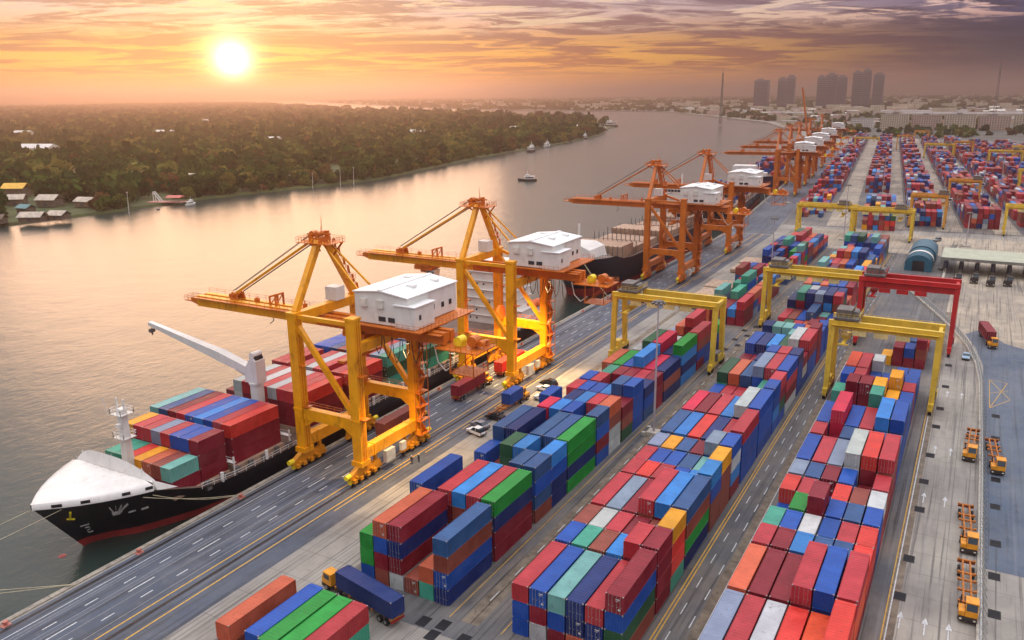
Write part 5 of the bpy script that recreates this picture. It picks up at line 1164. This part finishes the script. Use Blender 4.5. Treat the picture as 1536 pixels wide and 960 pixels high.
def crown_quads(nq, r, h, size):
    """leaf clumps spread through several lobes; returns (nq*4, 3)"""
    nl = 7; lc = np.stack([rs.uniform(-.55, .55, nl) * r, rs.uniform(-.55, .55, nl) * r, rs.uniform(.0, .62, nl) * h + h * .25], 1); lr = rs.uniform(.35, .6, nl) * r
    k = rs.randint(0, nl, nq); d = rs.normal(size=(nq, 3)); d /= np.linalg.norm(d, axis=1)[:, None]
    c = lc[k] + d * (lr[k] * rs.uniform(.65, 1.08, nq))[:, None] * np.array([1, 1, .8])
    nrm = d + rs.normal(size=(nq, 3)) * .6; nrm /= np.linalg.norm(nrm, axis=1)[:, None]
    a = np.cross(nrm, rs.normal(size=(nq, 3))); a /= np.linalg.norm(a, axis=1)[:, None]; b = np.cross(nrm, a)
    s = (size * rs.uniform(.6, 1.4, nq))[:, None]; a = a * s; b = b * s * .75
    return np.stack([c - a - b, c + a - b * .8, c + a * .8 + b, c - a * .7 + b], 1).reshape(-1, 3)
def quads_mesh(name, V, m, tint=None):
    V = np.asarray(V, np.float32); n = len(V) // 4; me = bpy.data.meshes.new(name)
    me.vertices.add(len(V)); me.vertices.foreach_set('co', V.ravel()); me.loops.add(4 * n); me.loops.foreach_set('vertex_index', np.arange(4 * n, dtype=np.int32))
    me.polygons.add(n); me.polygons.foreach_set('loop_start', np.arange(0, 4 * n, 4, dtype=np.int32)); me.materials.append(m); me.update(calc_edges=True)
    if tint is not None: me.attributes.new('tint', 'FLOAT', 'FACE').data.foreach_set('value', np.asarray(tint, np.float32))
    return me
def poly_x(pts, y):                                   # shoreline x of the opposite bank at y
    for (a, b), (c, d) in zip(pts, pts[1:]):
        if b <= y <= d: return a + (c - a) * (y - b) / max(1e-6, d - b)
    return None
crowns = [quads_mesh('crown', crown_quads(420, 5.2, 8.5, .75) + np.array([0, 0, dz_]), LEAF) for dz_ in (2.0, 1.2, 2.4, -.6, -1.0)]
def tmesh():
    b = MB(); b.tube((0, 0, -.3), (.2, .1, 3.2), .34, 8, .22); b.tube((.2, .1, 3.2), (-.4, .5, 7.5), .22, 7, .08)
    for a in range(4): b.tube((.1, .1, 3.0 + a * .7), (2.6 * math.cos(a * 1.7), 2.6 * math.sin(a * 1.7), 5.6 + a * .6), .13, 6, .05)
    return b.mesh('trunk', BARK)
TRM = tmesh()
front = [p for p in bank[1:16]]
def vis(x, y, z=0):
    dv = Vector((x, y, z)) - Vector((0, 0, 70.66)); zf = dv.dot(Fv); return zf > 1 and -40 < 768 + 1246 * dv.dot(Rv) / zf < 1580
clear = [(-1029, 634, 34), (-1000, 620, 30), (-543, 594, 18), (-520, 585, 16), (-559, 399, 16), (-510, 392, 22), (-640, 372, 20), (-618, 358, 16), (-587, 342, 18), (-560, 340, 18), (-533, 350, 16), (-500, 300, 30), (-520, 325, 22), (-600, 505, 22), (-580, 500, 18), (-628, 470, 14), (-700, 470, 14), (-530, 478, 12)]
nt = 0; tree_pts = []
y = 265.0
while nt < 230 and y < 1930:
    sx = poly_x(front, y)
    for row in range(3):
        x = sx - 1.5 - row * 9 - rs.uniform(0, 6); yy = y + rs.uniform(-4, 4)
        if any((x - a) ** 2 + (yy - b) ** 2 < r * r for a, b, r in clear) or rs.rand() < .05 or not vis(x, yy): continue
        s = rs.uniform(.8, 1.8) * (.75 if row == 0 else 1.0)
        t = empty('tree', (x, yy, -1.6), ('low bush overhanging the water of the opposite bank' if row == 0 else 'tall leafy tree rising along the opposite bank' if s > 1.35 else 'bushy green tree on the wooded bank across the river'), 'tree', 'trees lining the opposite bank', rs.uniform(0, 6.28)); t.scale = (s * rs.uniform(.9, 1.25), s * rs.uniform(.9, 1.25), s)
        link('crown', crowns[(3 + rs.randint(2)) if row == 0 else rs.randint(5)], t); link('trunk', TRM, t); nt += 1
    y += 8.0 + (y - 265) * .010
# the wood behind reads as one mass
tmpl = [[crown_quads(q, 5.6, 8.5, sz) for _ in range(5)] for q, sz in ((110, 1.35), (46, 2.1), (20, 3.4))]
chunks = []; tints = []
def scatter(n, x0, x1, y0, y1, inside, lod, smin, smax):
    X = rs.uniform(x0, x1, n); Y = rs.uniform(y0, y1, n)
    for x, yy in zip(X, Y):
        if not vis(x, yy) or not inside(x, yy): continue
        if any((x - a) ** 2 + (yy - b) ** 2 < r * r for a, b, r in clear): continue
        # clearings
        if (math.sin(x * .011 + 1.3) * math.cos(yy * .009) + math.sin(x * .031) * .4) > .86: continue
        q = tmpl[lod][rs.randint(5)]; s = rs.uniform(smin, smax); an = rs.uniform(0, 6.28); c, s_ = math.cos(an), math.sin(an)
        R = np.array([[c, -s_, 0], [s_, c, 0], [0, 0, 1]]) * s
        tints.append(np.full(len(q) // 4, rs.rand() * .9 + .0 if rs.rand() > .2 else .3))
        chunks.append(q @ R.T + np.array([x, yy, -1.4]))
fr2 = bank[:21]
def in_bank(x, y):
    c = False; n = len(bank); j = n - 1
    for i in range(n):
        xi, yi = bank[i]; xj, yj = bank[j]
        if (yi > y) != (yj > y) and x < (xj - xi) * (y - yi) / (yj - yi) + xi: c = not c
        j = i
    return c
def set_back(x, y):
    sx = poly_x(front, y); return in_bank(x, y) and (sx is None or x < sx - 26)
scatter(3400, -1150, -480, 240, 1250, set_back, 0, .8, 1.9)
scatter(6500, -2300, -600, 450, 2600, set_back, 1, 1.0, 2.3)
scatter(10000, -6500, -900, 1200, 6000, in_bank, 2, 1.3, 2.8)
me = quads_mesh('woodland', np.concatenate(chunks), LEAF, np.concatenate(tints)); tag(link('woodland', me), 'dense green wood covering the peninsula across the river', 'woodland', kind='stuff')
chunks = []; tints = []
def in_city(x, y):
    return x > poly_x([(-185, 1150), (-290, 1560), (-457, 2060), (-1082, 3161), (-2200, 3500), (-3600, 4700), (-9000, 9500)], y) + 12 if y > 1150 else False
scatter(9000, -3500, 900, 1420, 4300, in_city, 2, .7, 1.5)
scatter(7000, -6500, 2500, 4000, 9000, in_city, 2, 1.4, 2.8)
me = quads_mesh('city_trees', np.concatenate(chunks), LEAF, np.concatenate(tints)); tag(link('city_trees', me), 'scattered treetops through the hazy city', 'trees', kind='stuff')

# ================================================================== BUILDINGS
WALLC = mat('wall_cream', (214, 198, 172), .8, var=.12, scale=.05); WALLP = mat('wall_pink', (206, 178, 160), .8, var=.12, scale=.05); WALLW = mat('wall_white', (226, 222, 212), .8, var=.08, scale=.05); ROOFG = mat('roof_grey', (150, 144, 138), .7, var=.2, scale=.05); ROOFB = mat('roof_brown', (140, 100, 82), .7, var=.2, scale=.1); WIN = mat('far_window', (70, 72, 80), .3); TOWER = mat('tower_wall', (120, 116, 122), .7, var=.12, scale=.02); TIN = mat('tin_roof', (190, 176, 156), .6, var=.25, scale=.4, dirt=((120, 80, 60), .5)); YROOF = mat('yellow_roof', (230, 178, 60), .6); WOOD = mat('weathered_wood', (112, 96, 80), .85, var=.3, scale=.8)
def block(x, y, w, d, h, floors, nwin, wm, rm, label, rz=0.0, name='apartment_building', group=None):
    t = empty(name, (x, y, 0), label, 'building', group, rz)
    part('wall', t, wm, lambda b: b.box(-w / 2, w / 2, 0, d, 0, h))
    part('roof', t, rm, lambda b: [b.box(-w / 2 - .4, w / 2 + .4, -.4, d + .4, h + .01, h + .8), b.box(-w * .12, w * .06, d * .3, d * .7, h + .8, h + 3.4)])
    fh = h / (floors + .4)
    for i in range(floors):
        part('window_row', t, WIN, lambda b: [b.box(-w / 2 + (q + .25) * w / nwin, -w / 2 + (q + .75) * w / nwin, -.12, -.02, fh * (i + .45), fh * (i + .95)) for q in range(nwin)])
    return t
for i, (x, y, w, h, wm) in enumerate(((-150, 1705, 46, 27, WALLC), (-98, 1712, 48, 26, WALLP), (-44, 1716, 50, 27, WALLC), (10, 1722, 50, 25, WALLP), (64, 1728, 50, 27, WALLC), (-212, 1760, 40, 18, WALLW), (112, 1690, 40, 20, WALLW))):
    block(x, y, w, 16, h, 8 if h > 22 else 5, 12, wm, ROOFG, '%s apartment block in the row behind the yard, %s from the river' % ({WALLC: 'cream', WALLP: 'pinkish', WALLW: 'white'}[wm], ORD[i + 1 if i < 5 else i + 1]), rad(-2), group='apartment blocks behind the yard')
for i, (x, y, w, d, h) in enumerate(((-60, 2350, 260, 50, 13), (240, 2300, 200, 60, 14), (-160, 2620, 220, 60, 12), (160, 2750, 320, 50, 12), (-480, 2420, 120, 40, 12), (420, 2480, 180, 60, 13), (60, 2060, 110, 40, 10), (200, 1980, 120, 40, 11))):
    t = empty('warehouse', (x, y, 0), 'long pale warehouse roof in the hazy district behind the apartments', 'building', 'hazy warehouses')
    part('wall', t, WALLC, lambda b: b.box(-w / 2, w / 2, 0, d, 0, h)); part('roof', t, WALLW if i % 2 else ROOFG, lambda b: b.prism([(-.5, h + .01), (d / 2, h + 4), (d + .5, h + .01)], 0, -w / 2 - .5, w / 2 + .5))
# skyscrapers on the horizon
for i, (px, wd, py) in enumerate(((1143, 22, 113), (1177, 14, 111), (1190, 13, 108), (1238, 14, 109), (1252, 17, 106), (1268, 14, 110), (1291, 15, 103), (1304, 12, 100), (1321, 15, 107))):
    x = (-649 + (px - 1130) * 1.88) * 1.3333; hh = 70.66 + (133 - py) * 2.5; wd *= 2.5
    t = empty('skyscraper', (x, 3600, 0), '%s tower block of the dark skyline, counted from the river side' % ORD[i + 1], 'tower', 'skyline towers')
    part('shaft', t, TOWER, lambda b: [b.box(-wd / 2, wd / 2, 0, wd * .7, 0, hh * .95), b.box(-wd * .32, wd * (.1 + .1 * (i % 3)), wd * .1, wd * .5, hh * .95, hh)] + [b.box(-wd / 2 - .5, -wd / 2 + .5, -.8, 0, 0, hh * .95), b.box(wd / 2 - .5, wd / 2 + .5, -.8, 0, 0, hh * .95)])
    part('window_band', t, WIN, lambda b: [b.box(-wd / 2 + 1.5, wd / 2 - 1.5, -.3, -.1, 8 + q * 8, 12 + q * 8) for q in range(int(hh * .95 / 8) - 1)])
def lattice(x, y, h, label):
    t = empty('lattice_tower', (x, y, 0), label, 'tower', 'lattice radio towers'); w0 = h * .022; n = 16
    part('leg', t, GREY, lambda b: [b.beam((sx * w0, sy * w0, 0), (sx * .8, sy * .8, h * .93), .7, .7) for sx in (-1, 1) for sy in (-1, 1)])
    def f(b):
        for i in range(n):
            a = w0 + (.8 - w0) * i / n; c = w0 + (.8 - w0) * (i + 1) / n; z0 = h * .93 * i / n; z1 = h * .93 * (i + 1) / n
            for s in (-1, 1): b.beam((-a, s * a, z0), (c, s * c, z1), .3, .3); b.beam((a, s * a, z0), (-c, s * c, z1), .3, .3); b.beam((-c, s * c, z1), (c, s * c, z1), .3, .3)
    part('bracing', t, GREY, f); part('antenna', t, GREY, lambda b: [b.beam((0, 0, h * .92), (0, 0, h), .5, .5), b.cb((0, 0, h * .8), (2.6, 2.6, 4))])
lattice(-828 * .633, 1900, 119, 'slim lattice tower on the horizon beyond the river bend')
lattice(9, 1900, 126, 'tall lattice tower on the horizon at the dark end of the sky')
# low city: the buildings that show largest, then the mass
cols = [WALLC, WALLP, WALLW, ROOFB, ROOFG]; nb = 0
for _ in range(4000):
    if nb >= 110: break
    y = rs.uniform(1500, 3300); x = rs.uniform(-1300, 450)
    if not vis(x, y) or not in_city(x, y) or (y < 1900 and -280 < x < 160): continue
    w, d, h = rs.uniform(12, 34), rs.uniform(10, 24), rs.uniform(5, 16); c = cols[rs.randint(3)]
    t = empty('low_building', (x, y, 0), 'small %s building among trees in the hazy district upriver' % {WALLC: 'cream', WALLP: 'pinkish', WALLW: 'white'}[c], 'building', 'low buildings upriver', rs.uniform(-.3, .3))
    part('wall', t, c, lambda b: b.box(-w / 2, w / 2, 0, d, 0, h)); part('roof', t, cols[2 + rs.randint(3)], lambda b: b.prism([(-.5, h + .01), (d / 2, h + rs.uniform(.6, 3)), (d + .5, h + .01)], 0, -w / 2 - .5, w / 2 + .5)); nb += 1
mb = MB()
for _ in range(2600):
    y = rs.uniform(2600, 9000); x = rs.uniform(-7000, 2600)
    if not vis(x, y) or not in_city(x, y): continue
    w, d, h = rs.uniform(14, 60), rs.uniform(12, 30), rs.uniform(5, 26); mb.box(x - w / 2, x + w / 2, y, y + d, 0, h)
tag(mb.build('city_buildings', WALLC), 'faint mass of low city buildings to the horizon', 'city', kind='stuff')

# ================================================================== BANK HOUSES, BOATS
def stilt(x, y, w, d, h, rz, rm, label):
    t = empty('stilt_house', (x, y, -3), label, 'house', 'waterside houses', rz)
    part('stilts', t, WOOD, lambda b: [b.tube((sx * (w / 2 - .4), sy * (d / 2 - .4), -1.5), (sx * (w / 2 - .4), sy * (d / 2 - .4), 2.0), .14, 6) for sx in (-1, 0, 1) for sy in (-1, 1)])
    part('floor_deck', t, WOOD, lambda b: b.box(-w / 2 - .8, w / 2 + .8, -d / 2 - .8, d / 2 + .8, 2.0, 2.2))
    part('wall', t, WOOD, lambda b: b.box(-w / 2, w / 2, -d / 2, d / 2, 2.2, 2.2 + h)); part('window', t, WIN, lambda b: [b.box(w / 2 + .01, w / 2 + .06, -d / 4 - .6, -d / 4 + .6, 3.2, 4.2), b.box(-1, 1, -d / 2 - .06, -d / 2 - .01, 2.3, 4.2)])
    part('roof', t, rm, lambda b: b.prism([(-d / 2 - .9, 2.1 + h), (0, 2.3 + h + d * .28), (d / 2 + .9, 2.1 + h), (d / 2 + .9, 2.3 + h), (0, 2.5 + h + d * .28), (-d / 2 - .9, 2.3 + h)], 0, -w / 2 - .9, w / 2 + .9))
for a in ((-497, 296, 13, 9, 2.8, .5, TIN, 'long tin-roofed stilt house reaching into the water'), (-490, 308, 10, 8, 2.8, .3, TIN, 'pale-roofed stilt house at the bank end nearest the bushes'), (-511, 281, 11, 8, 2.6, .6, WOOD, 'dark-roofed stilt house at the picture edge on the water'),
          (-560, 347, 13, 11, 4.2, .4, TIN, 'tall house with a broad pale roof behind the stilt houses'), (-533, 356, 12, 9, 3.4, .2, TIN, 'cream-roofed house above the stilt houses'), (-587, 340, 11, 10, 4, .7, TIN, 'grey house with pale walls among trees at the edge'),
          (-640, 372, 16, 12, 6, .5, YROOF, 'house with a bright yellow roof at the picture edge'), (-540, 318, 9, 7, 3, .1, mat('roof_teal', (96, 140, 140), .6), 'small teal-roofed house between the pale ones')): stilt(*a)
def villa(x, y, w, d, h, label, rm=WALLW, rz=.3):
    t = empty('bank_building', (x, y, -1.6), label, 'building', 'buildings among the trees', rz)
    part('wall', t, WALLW, lambda b: b.box(-w / 2, w / 2, -d / 2, d / 2, 0, h)); part('roof', t, rm, lambda b: b.prism([(-d / 2 - 1, h + .01), (0, h + d * .22), (d / 2 + 1, h + .01)], 0, -w / 2 - 1, w / 2 + 1))
    part('window', t, WIN, lambda b: [b.box(-w / 2 + (q + .3) * w / 6, -w / 2 + (q + .7) * w / 6, -d / 2 - .08, -d / 2 - .01, h * .5, h * .8) for q in range(6)])
for a in ((-1030, 634, 44, 22, 13, 'large white-roofed villa standing out of the wood'), (-545, 596, 24, 12, 7, 'pale flat building at the edge of the bank'), (-700, 470, 15, 10, 10, 'small white house with red roof in the wood', ROOFB),
          (-628, 470, 14, 9, 9, 'white gable among the trees above the jetty'), (-600, 505, 22, 9, 6, 'low shed by the grassy bank', TIN), (-900, 900, 26, 14, 13, 'pale roof far in the wood towards the sun'), (-830, 1165, 24, 14, 13, 'white roof near the middle of the wood'),
          (-1250, 1000, 30, 16, 14, 'small pale roof deep in the wood'), (-1500, 900, 30, 16, 14, 'pale roof in the haze of the wood'), (-1100, 1500, 30, 16, 14, 'white speck of a roof towards the point'), (-760, 1380, 22, 12, 12, 'white house near the wooded point'), (-1700, 1500, 40, 18, 14, 'faint roof in the far haze of the wood'), (-700, 1500, 18, 10, 11, 'tiny white house by the dark point')): villa(*a)
jt = empty('jetty', (-505, 398, -3), 'pinkish landing jetty with a white stepped gangway', 'jetty', None, .4)
part('deck', jt, mat('jetty_pink', (190, 130, 120), .7), lambda b: [b.box(-12, 14, -5, 5, 1.6, 1.9)]); part('pile', jt, WOOD, lambda b: [b.tube((x, y, -2), (x, y, 1.7), .2, 6) for x in (-10, -4, 2, 8, 13) for y in (-4, 4)])
part('gangway', jt, HW, lambda b: [b.beam((-8, -2 + s, 9), (-3, -2 + s, 2), .6, .5) for s in (0, 3.0)] + [b.beam((-8 + q * .8, -2, 9 - q * 1.1), (-8 + q * .8, 1.0, 9 - q * 1.1), .3, .2) for q in range(6)] + [b.beam((-8, -2, 1.9), (-8, -2, 9), .4, .4), b.beam((-8, 1.0, 1.9), (-8, 1.0, 9), .4, .4)])
part('shelter_roof', jt, mat('jetty_roof', (196, 110, 96), .7), lambda b: b.prism([(-4.5, 5.0), (0, 6.4), (4.5, 5.0)], 0, 2, 13)); part('shelter_post', jt, WOOD, lambda b: [b.beam((x, y, 1.9), (x, y, 5), .25, .25) for x in (3, 12) for y in (-4, 4)])
for i, (x, y, h) in enumerate(((-484, 352, 14), (-470, 545, 13), (-468, 560, 14), (-478, 520, 12))):
    mb = MB(); mb.tube((0, 0, -2), (.6, 0, h), .28, 8, .18); mb.cb((.6, 0, h + .2), (.7, .7, .5)); o = mb.build('mooring_pile', PALE); o.location = (x, y, -3); tag(o, 'tall pale mooring pile off the wooded bank, %s from the stilt houses' % ORD[i + 1], 'pile', 'mooring piles off the bank')
def boat(x, y, L, w, rz, hm, label, cabin=True, cat='boat'):
    t = empty('river_boat', (x, y, WZ), label, cat, 'boats on the river', rz)
    def f(b):
        ysb = [-.5, -.35, 0, .3, .42, .5]; wb = [.8, 1, 1, .8, .42, .02]; vs = []
        for yy, k_ in zip(ysb, wb):
            sh = .14 * L * max(0, yy) ** 2 * 1.2
            vs += [(-w / 2 * k_ * .75, yy * L * .94, -.4), (-w / 2 * k_, yy * L, .09 * L + sh), (w / 2 * k_, yy * L, .09 * L + sh), (w / 2 * k_ * .75, yy * L * .94, -.4)]
        b.add(vs, [(4 * i + j, 4 * i + j + 1, 4 * i + 5 + j, 4 * i + 4 + j) for i in range(5) for j in range(3)] + [(0, 3, 2, 1)])
    part('hull', t, hm, f)
    if cabin:
        z = .09 * L; part('cabin', t, SHIPW, lambda b: [b.box(-w * .36, w * .36, -L * .34, L * .12, z - .2, z + L * .13), b.box(-w * .28, w * .28, -L * .1, L * .1, z + L * .13, z + L * .24)])
        part('cabin_window', t, GL, lambda b: [b.box(-w * .37, w * .37, -L * .3, L * .08, z + L * .05, z + L * .09)]); part('roof', t, SHIPW, lambda b: b.box(-w * .45, w * .45, -L * .4, L * .16, z + L * .131, z + L * .145)); part('mast', t, SHIPW, lambda b: b.tube((0, 0, z + L * .24), (0, 0, z + L * .42), .012 * L, 6))
    return t
BDK = mat('boat_dark', (44, 44, 50), .5)
boat(-346, 647, 17, 5.2, rad(118), BDK, 'small passenger ferry with white cabin in mid river')
boat(-742, 1778, 44, 11, rad(80), BDK, 'dark freighter with white superstructure off the wooded point')
for i, (x, y, L, rz, lb) in enumerate(((-484, 402, 12, 20, 'moored boat with white cabin beside the jetty'), (-520, 985, 26, 8, 'barge lying along the far bank'), (-545, 1080, 22, 8, 'second barge moored behind along the far bank'), (-585, 1300, 24, 10, 'white boat moored under the dark trees'), (-660, 1560, 26, 12, 'pale boat moored near the point'), (-486, 376, 7, 60, 'small dark skiff near the jetty'))):
    boat(x, y, L, L * .27, rad(rz), BDK if i % 2 else SHIPW, lb, i != 5)

emit_containers()
# ================================================================== HAZE
def haze():
    m = bpy.data.materials.new('river_haze'); m.use_nodes = True; k = NT(m.node_tree)
    v = k.n('ShaderNodeVolumePrincipled', i_Color=(.66, .51, .46, 1), i_Density=HAZE_D, i_Anisotropy=HAZE_G)
    k.n('ShaderNodeOutputMaterial', i_Volume=v.outputs[0])
    mb = MB(); mb.box(-30500, 12500, -500, 30500, -8, 162); o = mb.build('haze', m); tag(o, 'thin warm haze over the river and port', 'haze', kind='stuff')
HAZE_D = 0.00022; HAZE_G = 0.90
haze()
